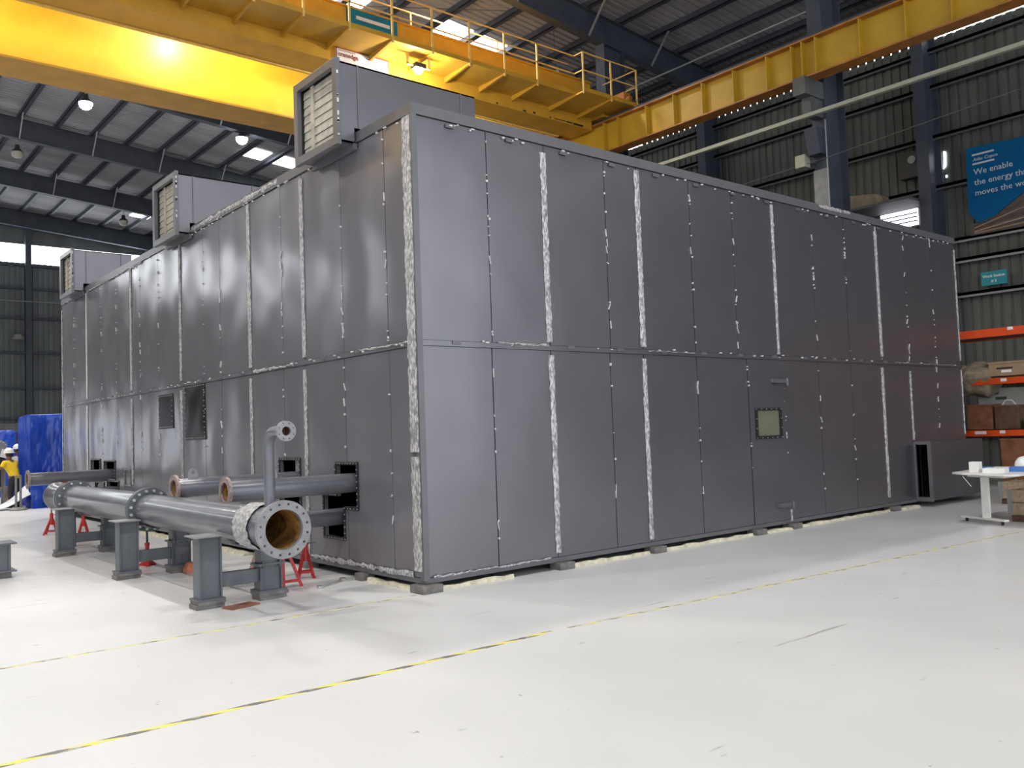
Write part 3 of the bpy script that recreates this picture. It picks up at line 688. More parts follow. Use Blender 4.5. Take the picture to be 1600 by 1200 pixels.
# ================================================================== AIR HOODS
def hood(y0, y1, x1, z0, z1, label):
    t = thing('air_intake_hood', (.5, (y0+y1)/2, z0), label, 'air hood', 'air intake hoods along the enclosure roof edge')
    w = .03
    c = MB().box(-.24, x1, y0+.03, y0+.05, z0+.24, z1-.03)
    c.box(-.24, x1, y1-.05, y1-.03, z0+.24, z1-.03).box(-.24, x1, y0+.03, y1-.03, z1-.05, z1-.03).box(x1-.02, x1, y0+.05, y1-.05, z0+.24, z1-.05)
    c.box(-.24, -.05, y0+.03, y1-.03, z0+.05, z0+.07).box(-.24, -.05, y0+.03, y0+.05, z0+.05, z0+.24).box(-.24, -.05, y1-.05, y1-.03, z0+.05, z0+.24).box(-.07, -.05, y0+.05, y1-.05, z0+.07, z0+.24)
    c.build('casing', 'panel', t)
    MB().box(-.07, -.022, y0+.02, y1-.02, z0-.02, z0+.05).build('support_angle', 'post', t)
    MB().plate(rect(y0, y1, z0, z1), [rect(y0+.1, y1-.1, z0+.1, z1-.1)], YZ, -.3, -.24).build('front_flange', 'trim', t, bevel=.004)
    n = 8; hh = (z1-z0-.2)/n
    for k in range(n):
        zz = z0+.1+k*hh
        MB().prism([(-.215, zz+.004), (-.2, zz+.002), (-.188, zz+hh-.006), (-.203, zz+hh-.004)], lambda a, b, tt: (a, tt, b), y0+.13, y1-.11).build('packing_board', 'slat', t)
    MB().box(-.23, -.21, y0+.72, y0+.79, z0+.1, z1-.1).build('board_batten', 'slat', t)
    MB().box(-.16, -.14, y0+.05, y1-.05, z0+.07, z1-.05).build('backing', 'inside', t)
    MB().box(x1-.25, x1-.23, y0+.018, y0+.03, z0+.24, z1-.04).box(.0, .02, y0+.018, y0+.03, z0+.24, z1-.04).build('seam', 'trim', t)
    m_ = MB()
    for k in range(9): 
        z = random.uniform(z0+.1, z1-.1); m_.box(-.29, -.27, y0-.008, y0+.002, z, z+random.uniform(.02, .07))
    m_.build('film_scraps', 'filmw', t)['kind'] = 'stuff'
hood(1.13, 2.25, 1.79, 5.15, 6.2, 'large grey air hood nearest the corner, with pale boards in its mouth')
hood(6.72, 7.9, 1.3, 5.16, 6.25, 'middle grey air hood on the roof edge, pale boards in its mouth')
hood(13.67, 14.83, 1.02, 5.19, 6.23, 'farthest grey air hood, seen against the bright clerestory window')

# ================================================================== PIPEWORK
PX, PZ = -1.6, .83
def ring(m_, c, axis, ro, ri, t, nb=0, rb=0., hole=.012, off=0.):
    """flange: ring plate with bolt holes; axis 'x' or 'y'"""
    fn = (lambda a, b, tt: (a, tt, b)) if axis == 'y' else (lambda a, b, tt: (tt, a, b))
    ca, cb_ = (c[0], c[2]) if axis == 'y' else (c[1], c[2]); t0 = c[1] if axis == 'y' else c[0]
    hs = [circ(ca, cb_, ri, 40)]
    for k in range(nb): hs.append(circ(ca+rb*math.cos(2*PI*(k+.5)/nb), cb_+rb*math.sin(2*PI*(k+.5)/nb), hole, 8))
    m_.plate(circ(ca, cb_, ro, 48), hs, fn, t0, t0+t); return m_
def pipe_shell(m_, c0, c1, ro, ri, axis, seg=40):
    L_ = (c1-c0)
    return L_
hd = thing('pipe_header', (PX, 4, 0), 'large grey pipe header with an open bolted flange end, on steel frames', 'pipe')
def tubey(x, z, y0, y1, ro, ri, seg=48):
    return MB().lathe([(ri, y0), (ro, y0), (ro, y1), (ri, y1), (ri, y0)], (x, 0, z), 'y', seg)
tubey(PX, PZ, .02, .62, .212, .1905).build('pipe_section', 'pipe', hd, smooth=True)
tubey(PX, PZ, .62, 4.02, .200, .19).build('pipe_section', 'pipe', hd, smooth=True)
tubey(PX, PZ, 4.12, 7.9, .215, .2).build('pipe_section', 'pipe', hd, smooth=True)
tubey(PX, PZ, .03, 3.0, .1895, .185).build('pipe_bore', 'primer', hd, smooth=True)
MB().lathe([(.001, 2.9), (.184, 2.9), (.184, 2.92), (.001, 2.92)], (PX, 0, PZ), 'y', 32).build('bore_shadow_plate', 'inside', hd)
fr = ring(MB(), (PX, -.02, PZ), 'y', .278, .192, .045, 16, .242, .013).build('end_flange', 'flange', hd, smooth=True)
mfl = MB(); ring(mfl, (PX, 4.02, PZ), 'y', .285, .2, .04); ring(mfl, (PX, 4.075, PZ), 'y', .285, .2, .04); mid = mfl.build('joint_flange', 'post', hd, smooth=True)
for k in range(16):
    a = 2*PI*(k+.5)/16; x, z = PX+.248*math.cos(a), PZ+.248*math.sin(a)
    MB().lathe([(.001, 3.985), (.02, 3.985), (.02, 4.13), (.001, 4.13)], (x, 0, z), 'y', 6).build('flange_bolt', 'bolt', mid)
mfl = MB(); ring(mfl, (PX, 7.86, PZ), 'y', .30, .2, .045); ff = mfl.build('far_flange', 'post', hd, smooth=True)
for k in range(12):
    a = 2*PI*(k+.5)/12; x, z = PX+.26*math.cos(a), PZ+.26*math.sin(a)
    MB().lathe([(.001, 7.83), (.018, 7.83), (.018, 7.95), (.001, 7.95)], (x, 0, z), 'y', 6).build('flange_bolt', 'bolt', ff)
# crinkled film collar behind the end flange
b = bmesh.new(); rows = []
for i in range(9):
    y = .34+i*.045; row = []
    for k in range(48):
        a = 2*PI*k/48; r = .222+random.uniform(0, .014); row.append(b.verts.new((PX+r*math.cos(a), y+random.uniform(-.012, .012), PZ+r*math.sin(a))))
    rows.append(row)
for r0, r1 in zip(rows, rows[1:]):
    for k in range(48): b.faces.new((r0[k], r0[(k+1) % 48], r1[(k+1) % 48], r1[k]))
mb = MB.__new__(MB); mb.b = b; mb.build('film_collar', 'collar', hd)
# riser with elbow and small flange facing the viewer
vy = .30
el = [(PX, vy, PZ+.205), (PX, vy, 1.62)]
for k in range(1, 9):
    a = PI/2*k/8; el.append((PX, vy-.15*(1-math.cos(a)), 1.62+.15*math.sin(a)))
el += [(PX, -.08, 1.77)]
rs = MB().tube(el, .055, 24, caps=False).build('riser_pipe', 'pipe', hd, smooth=True)
MB().tube([(PX, .0, 1.77), (PX, -.09, 1.77)], .046, 24, caps=True)
rf = MB(); ring(rf, (PX, -.11, 1.77), 'y', .098, .044, .03, 8, .078, .007); rf.build('riser_flange', 'flange', rs, smooth=True)
MB().lathe([(.0545, -.10), (.0445, -.10), (.0445, .0), (.001, .0)], (PX, 0, 1.77), 'y', 24).build('riser_bore', 'cardd', rs, smooth=True)
MB().lathe([(.212, .0)]+[(.10-.045*k/4, .0+.0) for k in range(0)]+[(.2121, .001)], (PX, 0, PZ), 'y', 4)
# branches from the header into the enclosure
MB().tube([(PX+.16, 1.99, .70), (.45, 1.99, .70)], .105, 32, caps=False).build('branch_pipe', 'pipe', hd, smooth=True)
MB().tube([(PX+.16, 11.6-.0, .70), (PX+.16, 11.6, .70)], .1, 8, caps=False)
MB().box(-.9, -.72, 1.9, 2.08, .57, .60).build('branch_clip', 'post', hd)
# lifting lug
def lug(x, y, z, parent):
    MB().plate([(x-.06, z), (x+.06, z), (x+.06, z+.07)]+[(x+.06*math.cos(a), z+.07+.06*math.sin(a)) for a in (PI*.25, PI*.5, PI*.75)]+[(x-.06, z+.07)], [circ(x, z+.075, .022, 10)], XZ, y-.01, y+.01).build('lifting_lug', 'flange', parent)
def cross_pipe(y, z, x0, x1, r, rf_, label, col='pipe', bore='primer', lugs=(), nb=8):
    t = thing('inlet_pipe', (x0, y, z-r), label, 'pipe', 'flanged pipes entering the enclosure side')
    MB().lathe([(r-.012, x0+.02), (r, x0+.02), (r, x1), (r-.012, x1), (r-.012, x0+.02)], (0, y, z), 'x', 40).build('pipe_body', col, t, smooth=True)
    MB().lathe([(r-.0125, x0+.03), (r-.0125, x0+1.5), (.001, x0+1.5)], (0, y, z), 'x', 40).build('pipe_bore', bore, t, smooth=True)
    m_ = MB(); ring(m_, (x0, y, z), 'x', rf_, r-.012, .035, nb, (rf_+r)/2+.004, .009); m_.build('pipe_flange', 'rustring', t, smooth=True)
    for lx in lugs: lug(lx, y, z+r-.01, t)
    return t
cross_pipe(1.62, 1.13, -1.54, .7, .118, .165, 'grey flanged pipe running into the upper black hatch nearest the corner', lugs=(-.98,))
cross_pipe(3.2, 1.125, -1.57, .7, .122, .17, 'grey flanged pipe with ochre mouth behind the riser, second from the corner', lugs=(-1.32,))
t = cross_pipe(12.1, 1.05, -1.53, .7, .13, .19, 'far grey flanged pipe crossing in front of the blue tarpaulin')
MB().box(-1.0, -.78, 11.93, 11.97, .72, .98).build('hanger_plate', 'brown', t)
MB().tube([(-.9, 11.95, .0), (-.9, 11.95, .75)], .015, 8).build('hanger_rod', 'steelg', t)
t = thing('lower_inlet_pipe', (-.6, 11.65, .6), 'short grey pipe stub entering the low far hatch behind the header', 'pipe')
MB().tube([(-1.3, 11.65, .72), (.5, 11.65, .72)], .105, 28, caps=False).build('pipe_body', 'pipe', t, smooth=True)
MB().tube([(-.25, 11.65, .86), (-.25, 11.59, .86)], .05, 16).build('pipe_eye', 'flange', t)
t = thing('pipe_end_box', (-1.6, 9.2, .55), 'grey spool piece lying beyond the far flange of the header', 'pipe')
MB().lathe([(.2, 8.1), (.26, 8.1), (.26, 8.14), (.2, 8.14), (.2, 8.9), (.24, 8.95), (.24, 9.0), (.001, 9.0)], (-1.62, 0, .84), 'y', 32).build('spool_body', 'pipe', t, smooth=True)
MB().box(-1.75, -1.5, 8.3, 8.6, .0, .64).build('spool_foot', 'post', t)

# steel support frames
def frame(y, label, low=.36):
    t = thing('pipe_support_frame', (PX, y+.12, 0), label, 'support frame', 'steel frames carrying the pipe header')
    d = .17
    def ibeam(x0, x1, z0, z1, nm, m='post'):
        MB().box(x0, x0+.018, y, y+d, z0, z1).box(x1-.018, x1, y, y+d, z0, z1).box(x0+.018, x1-.018, y+.03, y+.05, z0, z1).build(nm, m, t)
    ibeam(-2.05, -1.81, .1, .72, 'front_post')
    MB().box(-2.10, -1.80, y-.06, y+d+.1, .72, .735).build('top_plate', 'flange', t)
    ibeam(-1.40, -1.15, .1, low, 'rear_post'); MB().box(-1.43, -1.12, y-.02, y+d+.02, low, low+.02).build('joint_plate', 'post', t)
    ibeam(-1.385, -1.16, low+.02, .645, 'upper_post')
    for bx_ in (-1.37, -1.18): MB().tube([(bx_, y-.015, low-.03), (bx_, y-.015, low+.05)], .012, 8).build('joint_bolt', 'steelg', t)
    # curved saddle under the pipe
    pts = [(PX+.218*math.cos(a), PZ+.218*math.sin(a)) for a in [math.radians(x) for x in range(235, 336, 12)]]
    out = [(PX+.232*math.cos(a), PZ+.232*math.sin(a)) for a in [math.radians(x) for x in range(335, 234, -12)]]
    MB().prism(pts+out, XZ, y+.0, y+d).build('saddle', 'post', t)
    MB().prism([(-1.42, PZ-.165), (-1.14, PZ-.02), (-1.13, PZ-.04), (-1.16, .63), (-1.40, .63)], XZ, y+.07, y+.09).build('saddle_gusset', 'post', t)
    MB().box(-1.81, -1.40, y+.04, y+.14, .19, .33).build('cross_beam', 'post', t)
    for a, b_ in ((-2.08, -1.79), (-1.43, -1.12)): MB().box(a, b_, y-.04, y+d+.04, .08, .1).build('base_plate', 'post', t, bevel=.003)
    MB().box(-2.09, -1.80, y-.03, y+d+.02, 0, .045).box(-2.07, -1.79, y-.04, y+d+.04, .045, .08).build('shim_pad', 'pad', t, bevel=.003)
    MB().box(-1.42, -1.12, y-.03, y+d+.02, 0, .045).box(-1.43, -1.10, y-.04, y+d+.03, .045, .08).build('shim_pad', 'pad', t, bevel=.003)
frame(1.02, 'blue grey support frame nearest the viewer, under the open pipe end')
frame(3.80, 'middle blue grey support frame beside the bolted pipe joint', .40)
frame(7.05, 'farthest blue grey support frame, under the far flange', .40)
t = thing('steel_trestle', (-3.2, 5.45, 0), 'grey steel trestle end cut off by the left edge of the photo', 'trestle')
MB().box(-3.45, -2.99, 5.3, 5.32, .1, .44).box(-3.02, -2.99, 5.28, 5.6, .1, .44).box(-3.45, -3.02, 5.58, 5.6, .1, .44).build('body', 'post', t)
MB().box(-3.5, -2.93, 5.22, 5.66, .44, .46).build('top_plate', 'post', t); MB().box(-3.5, -2.93, 5.22, 5.66, .08, .1).build('base_plate', 'post', t)
MB().box(-3.4, -2.98, 5.3, 5.5, 0, .08).build('packer', 'pad', t)
o = MB().box(-3.45, -3.12, 5.3, 5.5, .46, .52).build('timber_offcut', 'wood'); tag(o, 'pale timber offcut lying on the trestle at left', 'timber')
o = MB().box(-1.78, -1.44, .82, 1.0, 0, .018).build('rusty_plate', 'rust', bevel=.003); o.location = (-1.68, .86, 0); o.rotation_euler.z = .25
tag(o, 'flat rusty brown steel plate on the floor under the nearest support frame', 'plate')

# jack stands
def jack(x, y, h, m, label, r=.13, rod=.08, rot=.4):
    t = thing('jack_stand', (x, y, 0), label, 'jack stand', 'jack stands under the pipework')
    for k in range(4):
        a = rot+PI/2*k; p = V(x+r*math.cos(a), y+r*math.sin(a), 0); q = V(x+.025*math.cos(a), y+.025*math.sin(a), h*.72)
        MB().bar(p, q, .035, .012, up=(math.cos(a), math.sin(a), 0)).box(p.x-.018, p.x+.018, p.y-.018, p.y+.018, 0, .008).build('leg', m, t)
    for k in range(4):
        a = rot+PI/2*k; c = rot+PI/2*(k+1); f_ = .82
        MB().bar((x+r*f_*math.cos(a), y+r*f_*math.sin(a), h*.16), (x+r*f_*math.cos(c), y+r*f_*math.sin(c), h*.16), .008, .025).build('leg_brace', m, t)
    MB().lathe([(.045, h*.45), (.032, h*.8), (.032, h*.98), (.001, h*.98)], (x, y, 0), 'z', 12).build('collar', m, t, smooth=True)
    MB().tube([(x, y, h*.95), (x, y, h+rod)], .014, 10).box(x-.04, x+.04, y-.025, y+.025, h+rod-.012, h+rod).tube([(x, y, h*.9), (x+.13, y-.03, h*.9)], .006, 6).build('lifting_pillar', 'steelg', t)
    return t
jack(-.40, 2.0, .46, 'red', 'bright red jack stand right of the open pipe end', rod=.11)
jack(-.98, 10.0, .42, 'red', 'small red jack stand right of the farthest support frame', rod=.1)
jack(-1.31, 11.0, .42, 'red', 'small red jack stand behind the post of the farthest support frame', rod=.12, r=.17)
t = thing('pipe_prop', (-.86, 1.55, 0), 'red box section prop with sloping strut beside the nearest frame', 'prop')
MB().box(-.98, -.90, 1.5, 1.58, 0, .50).build('upright', 'red', t); MB().bar((-.70, 1.5, 0), (-.88, 1.54, .50), .045, .03).build('strut', 'red', t); MB().bar((-.92, 1.53, .07), (-.72, 1.5, .07), .03, .03).build('foot_bar', 'red', t)
t = thing('brown_prop', (-.72, 3.0, 0), 'dull brown angle iron prop standing under the film collar of the header', 'prop')
MB().box(-.62, -.55, 2.85, 2.9, 0, .33).build('upright', 'red', t); MB().bar((-.82, 2.7, 0), (-.62, 2.88, .33), .05, .02).build('strut', 'brown', t); MB().bar((-.82, 2.72, .04), (-.5, 2.72, .06), .03, .03).build('foot_bar', 'brown', t)
t = thing('screw_jack', (-1.40, 4.82, 0), 'dark red screw jack with flat feet under the bolted joint', 'jack stand')
for a in (.2, 2.3, 4.4): MB().prism([(0, .0), (.12, 0), (.12, .02), (.03, .09), (0, .09)], lambda u, v, w, a=a: (-1.40+u*math.cos(a)-w*math.sin(a), 4.82+u*math.sin(a)+w*math.cos(a), v), -.02, .02).build('foot', 'red', t)
MB().lathe([(.001, .02), (.05, .02), (.05, .12), (.028, .14), (.028, .28), (.034, .28), (.034, .32), (.001, .32)], (-1.40, 4.82, 0), 'z', 16).build('barrel', 'red', t, smooth=True)
MB().tube([(-1.40, 4.82, .3), (-1.40, 4.82, .62)], .016, 10).build('screw', 'steel', t)
MB().box(-1.46, -1.34, 4.76, 4.88, .60, .615).build('head_plate', 'steel', t)
o = MB().prism([(-.0, 0), (.2, 0), (.2, .13), (.05, .13), (0, .06)], lambda a, b, tt: (-1.28+a, 3.62+tt, b), 0, .12).build('orange_bracket', 'orangej', bevel=.005); tag(o, 'small orange bracket on the floor between the near and middle frames', 'bracket')
# loose spanner on the floor
t = thing('spanner', (-.44, 1.38, 0), 'long bright steel spanner lying on the floor by the enclosure corner side', 'spanner')
MB().bar((-.62, 1.2, .012), (-.22, 1.42, .012), .02, .012).build('shank', 'chrome', t)
MB().box(-.66, -.60, 1.16, 1.22, 0, .03).build('jaw', 'chrome', t, bevel=.008); MB().box(-.24, -.17, 1.40, 1.47, 0, .035).build('jaw', 'chrome', t, bevel=.008)

# ================================================================== FLOOR TAPE
def tape(p, q, w, label, m='tape'):
    p = V(*p); q = V(*q); d = (q-p).normalized(); L_ = (q-p).length
    o = MB().box(0, L_, -w/2, w/2, 0, .002).build('floor_tape', m, loc=(0, 0, 0)); o.location = p; o.rotation_euler.z = math.atan2(d.y, d.x); tag(o, label, 'tape', 'hazard tape lines on the floor')
tape((-6.5, -2.48, 0), (-.3, -2.34, 0), .05, 'yellow and black hazard tape line crossing the near floor at lower left')
tape((-.12, -2.36, 0), (16, -3.25, 0), .05, 'worn hazard tape line continuing to the right below the enclosure', 'worntape')
tape((-8, -.08, 0), (-.15, -.03, 0), .045, 'thin hazard tape line ending at the enclosure corner block', 'worntape')

# ================================================================== RIGHT SIDE: RACK, DESK, CRATES
XR_ = 16.6
rk = thing('pallet_rack', (17.1, .2, 0), 'tall pallet rack with orange beams by the right wall', 'rack')
for y in (1.9, -1.9):
    for x in (XR_, XR_+1.0): MB().box(x, x+.1, y-.05, y+.05, 0, 4.2).build('upright', 'rackup', rk)
for z in (3.5, 2.38, 1.16):
    for x in (XR_-.03, XR_+1.03): 
        bm_ = MB().box(x, x+.04, -6, 1.95, z, z+(.19 if z > 3 else .14)).build('beam', 'rackred', rk)
    MB().box(XR_+.01, XR_+1.03, -6, 1.95, z+.03, z+.05).build('shelf_deck', 'rackup', rk)
for z, y, w in ((3.62, .17, .12), (2.43, .38, .13), (1.22, .48, .12), (1.21, .9, .26)): MB().box(XR_-.037, XR_-.03, y, y+w, z, z+.07).build('beam_label', 'paper', rk)
def tbox(name, x0, x1, y0, y1, z0, z1, m, label, cat='box', group=None, lid=None):
    t = thing(name, ((x0+x1)/2, (y0+y1)/2, z0), label, cat, group)
    MB().box(x0, x1, y0, y1, z0, z1-.02).build('body', m, t, bevel=.008)
    MB().box(x0-.012, x1+.012, y0-.012, y1+.012, z1-.05, z1).build('lid', lid or m, t, bevel=.004)
    return t
t = tbox('cardboard_box', XR_+.02, XR_+.9, -.6, .78, 2.56, 2.9, 'card', 'long flat cardboard box with a printed label on the middle rack beam')
MB().box(XR_+.008, XR_+.019, .28, .5, 2.64, 2.70).build('label_sticker', 'paper', t); MB().box(XR_+.008, XR_+.019, .25, .6, 2.73, 2.76).build('print_band', 'black', t)
t2 = MB().box(XR_+.05, XR_+.8, -.5, .7, 2.43, 2.54).build('timber_skid', 'cardd'); tag(t2, 'dark timber skid under the long cardboard box', 'skid')
# sacking bundle
b = bmesh.new(); bmesh.ops.create_icosphere(b, subdivisions=3, radius=1)
for v in b.verts:
    n = v.co.copy(); f_ = 1+.12*math.sin(7*n.y+3*n.z)+.08*math.sin(11*n.z+5*n.x)
    v.co = V(XR_+.35+.42*n.x*f_, 1.13+.42*(abs(n.y)**.6)*(1 if n.y > 0 else -1)*f_, 2.53+.40*(abs(n.z)**.6)*(1 if n.z > 0 else -1)*f_)
mb = MB.__new__(MB); mb.b = b; o = mb.build('sacking_bundle', 'sack', smooth=True); tag(o, 'lumpy brown sacking bundle hanging over the rack end by the enclosure', 'bundle')
t = MB().box(XR_+.75, XR_+.80, -1.5, 1.35, 1.32, 2.3).build('display_board', 'whiteboard'); tag(t, 'large off white panel standing on the lower rack beam behind the boxes', 'panel')
MB().box(XR_+.74, XR_+.75, .70, .95, 2.02, 2.09).build('green_label', 'greentag', t); MB().box(XR_+.74, XR_+.75, -.1, .3, 2.08, 2.25).build('lilac_notice', 'lilac', t)
t = tbox('wooden_box', XR_+.05, XR_+.6, .78, 1.35, 1.32, 1.92, 'cardr', 'reddish brown wooden box on the lower rack beam beside the enclosure')
t = tbox('wooden_box', XR_+.05, XR_+.6, .20, .72, 1.32, 1.88, 'cardd', 'dark brown box with a loop handle on the lower rack beam'); MB().tube([(XR_+.2, .30, 1.88), (XR_+.2, .38, 1.99), (XR_+.2, .52, 2.0), (XR_+.2, .6, 1.88)], .012, 6).build('loop_handle', 'paper', t)
tg = MB().box(XR_+.1, XR_+.6, -.5, .12, 1.32, 1.52).build('grey_parts_bin', 'rackup'); tag(tg, 'low dark grey parts bin at the right end of the lower rack beam', 'bin')
t = tbox('brown_crate', XR_+.0, XR_+.9, -.9, .62, .12, 1.1, 'cardr', 'tall stack of rust brown crates on the floor under the rack')
t = tbox('grey_cabinet', XR_-.6, XR_-.25, .9, 1.25, 0, 1.0, 'rackup', 'slim dark grey cabinet at the foot of the rack by the side duct', 'cabinet')
# desk
dk = thing('adjustable_desk', (9.2, -1.95, 0), 'white height adjustable desk on castors at the right edge', 'desk')
MB().prism([(8.26, -2.66), (8.50, -1.98), (8.72, -1.72), (10.4, -1.66), (10.4, -2.80), (8.42, -2.80)], XY, .775, .805).build('desk_top', 'white', dk, bevel=.01)
MB().prism([(8.40, -2.60), (8.60, -2.0), (9.3, -1.8), (9.3, -2.7)], XY, .745, .775).build('edge_rail', 'board', dk)
MB().bar((9.06, -2.06, .06), (9.06, -2.06, .75), .10, .08, up=(1, 0, 0)).build('lifting_column', 'white', dk)
MB().bar((8.86, -2.42, .075), (9.24, -1.62, .075), .09, .03).build('foot_beam', 'white', dk)
for x, y in ((8.89, -2.35), (9.2, -1.7)):
    MB().tube([(x, y-.012, .03), (x, y+.012, .03)], .03, 14).box(x-.015, x+.015, y-.02, y+.02, .04, .06).build('castor', 'black', dk)
MB().bar((8.55, -1.95, .76), (8.60, -2.05, .60), .015, .008).build('cable_tail', 'paper', dk)
def onTop(nm, x0, x1, y0, y1, h, m, label, cat, z=.805, rot=0):
    cx, cy = (x0+x1)/2, (y0+y1)/2
    o = MB().box(x0, x1, y0, y1, z, z+h).build(nm, m, bevel=.003); o.rotation_euler.z = rot; tag(o, label, cat); return o
onTop('document_folder', 8.62, 8.90, -2.50, -2.20, .07, 'paper', 'white document folder with printed spine lying on the desk', 'folder', rot=.15)
onTop('ring_binder', 8.98, 9.2, -2.66, -2.44, .075, 'bluebinder', 'blue ring binder beside the white folder on the desk', 'binder', rot=.15)
onTop('paper_stack', 9.25, 9.6, -2.74, -2.3, .05, 'paper', 'loose paper stack behind the blue binder, under the hard hat', 'papers')
onTop('blue_document', 8.95, 9.35, -2.15, -1.9, .06, 'bluebinder', 'flat blue document wallet at the back of the desk', 'wallet', rot=.3)
onTop('small_carton', 8.72, 8.86, -2.12, -1.98, .16, 'paper', 'small white carton standing at the left end of the desk', 'carton')
HX, HY = 9.42, -2.52
t = thing('hard_hat', (HX, HY, .855), 'white hard hat resting on papers on the right side of the desk', 'hard hat')
MB().lathe([(.14, .0), (.145, .03), (.13, .09), (.09, .145), (.04, .165), (.001, .168)], (HX, HY, .855), 'z', 28).build('shell', 'hat', t, smooth=True)
MB().lathe([(.13, .002), (.185, .0), (.187, .008), (.13, .016)], (HX, HY, .855), 'z', 28).build('brim', 'hat', t, smooth=True)
# pallet collar crates under and behind the desk
def crate(x, y, w, d, z0, z1, label, n=2):
    t = thing('wooden_crate', (x, y, z0), label, 'crate', 'rough timber crates by the desk'); hh = (z1-z0)/n
    for k in range(n):
        z = z0+k*hh
        MB().plate(rect(x-w/2, x+w/2, y-d/2, y+d/2), [rect(x-w/2+.03, x+w/2-.03, y-d/2+.03, y+d/2-.03)], XY, z+.008, z+hh-.008).build('collar_board', 'wood', t, bevel=.004)
    for sx in (-1, 1):
        for sy in (-1, 1): MB().box(x+sx*(w/2)-.03, x+sx*(w/2)+.03, y+sy*(d/2)-.03, y+sy*(d/2)+.03, z0, z1).build('corner_hinge', 'rod', t)
    MB().box(x-w/2+.03, x+w/2-.03, y-d/2+.03, y+d/2-.03, z0, z0+.03).build('base', 'cardd', t)
    for sx in (-.4, 0, .4): MB().box(x+sx*w-.05, x+sx*w+.05, y-d/2, y+d/2, 0, z0).build('pallet_runner', 'cardd', t)
crate(9.85, -2.62, .8, .72, .1, .50, 'light timber crate on runners under the right end of the desk')
crate(12.6, -1.5, .8, .9, .1, .42, 'low timber crate on runners behind the desk column', 1)
t = tbox('wooden_box', 12.9, 13.6, -1.6, -.9, .46, .62, 'cardr', 'small orange brown box on top of the crate behind the desk')
o = MB().box(9.62, 9.75, -2.5, -2.42, .45, .62).build('paper_sheet', 'paper', bevel=.002); o.rotation_euler.y = .3; tag(o, 'folded white paper sheet sticking out of the light timber crate', 'paper')

# ================================================================== SIGNS ON THE RIGHT WALL
ps = MB().prism([(2.6, 9.27), (.2, 9.15), (.2, 8.1), (1.1, 7.72), (1.7, 7.35), (2.16, 7.05), (2.40, 7.1), (2.62, 7.4)], YZ, XW-.30, XW-.24).build('blue_banner', 'blueposter')
tag(ps, 'large blue wall banner with white slogan lettering', 'banner')
XB = XW-.305
pl = lambda y, z: (lambda a, b, c: (XB-c, y-a, z+b))
text('We enable', .235, ps, 'whitetext', pl(2.42, 8.46)); text('the energy that', .235, ps, 'whitetext', pl(2.42, 8.16)); text('moves the world.', .235, ps, 'whitetext', pl(2.42, 7.86))
MB().box(XB-.004, XB, 1.85, 2.44, 9.0, 9.05).box(XB-.004, XB, 1.85, 2.44, 8.74, 8.79).build('logo_bars', 'whitetext', ps)
text('Atlas Copco', .13, ps, 'whitetext', pl(2.42, 8.85), name='logo_lettering', italic=.2)
pb = MB().prism([(2.62, 7.08), (2.4, 7.08), (2.16, 7.03), (1.7, 7.33), (1.1, 7.70), (.2, 8.08), (.2, 6.75), (2.62, 6.75)], YZ, XW-.30, XW-.26).build('banner_photo', 'poster2', ps); pb['label'] = 'brown photographic lower part with slanting beams'
for k in range(5):
    MB().bar((XW-.302, 2.5, 6.80+.05*k), (XW-.302, .3, 6.9+.20*k), .006, .035, up=(0, 0, 1)).build('printed_beam', ['card', 'wood', 'cardd', 'card', 'cardd'][k], pb)
ws = MB().box(XW-.32, XW-.29, 1.72, 2.40, 5.27, 5.66).build('work_station_sign', 'tealb', bevel=.004); tag(ws, 'small bright teal work station number sign on the wall rail', 'sign')
text('Work Station', .105, ws, 'brightwhite', lambda a, b, c: (XW-.325-c, 2.06-a, 5.49+b), align='CENTER', bold=.002); text('# 2', .105, ws, 'brightwhite', lambda a, b, c: (XW-.325-c, 2.06-a, 5.35+b), align='CENTER', bold=.002)
# things on the high ledge above the enclosure
o = MB().prism([(4.7, 8.0), (7.6, 8.0), (7.4, 8.25), (5.9, 8.5), (4.8, 8.35)], YZ, 19.6, 20.4).build('canvas_bundle', 'sack', bevel=.05); tag(o, 'tan canvas bundle on the ledge behind the enclosure roof', 'bundle')
o = MB().box(19.4, 20.7, 3.75, 8.2, 7.93, 8.0).build('wall_ledge', 'steelg'); tag(o, 'dark steel ledge on the side wall above the enclosure roof', 'ledge')
t = thing('wall_speaker', (20.5, 4.0, 8.75), 'dark square wall unit left of the right hand wall column', 'unit')
MB().box(20.4, 20.68, 3.8, 4.45, 8.78, 9.55).build('case', 'black', t); MB().tube([(20.4, 4.05, 9.3), (20.37, 4.05, 9.3)], .12, 16).build('dial', 'rod', t)
# round lamp on far wall
t = thing('wall_lamp', (5.2, YE-.5, 8.2), 'small unlit round lamp on the dark end wall at left', 'lamp')
MB().lathe([(.05, .35), (.22, .3), (.36, .05), (.36, 0), (.001, -.02)], (5.15, YE-.75, 8.1), 'z', 20).build('shade', 'rod', t, smooth=True); MB().bar((5.15, YE-.75, 8.4), (5.15, YE-.05, 8.55), .05, .05).build('bracket', 'steel', t)

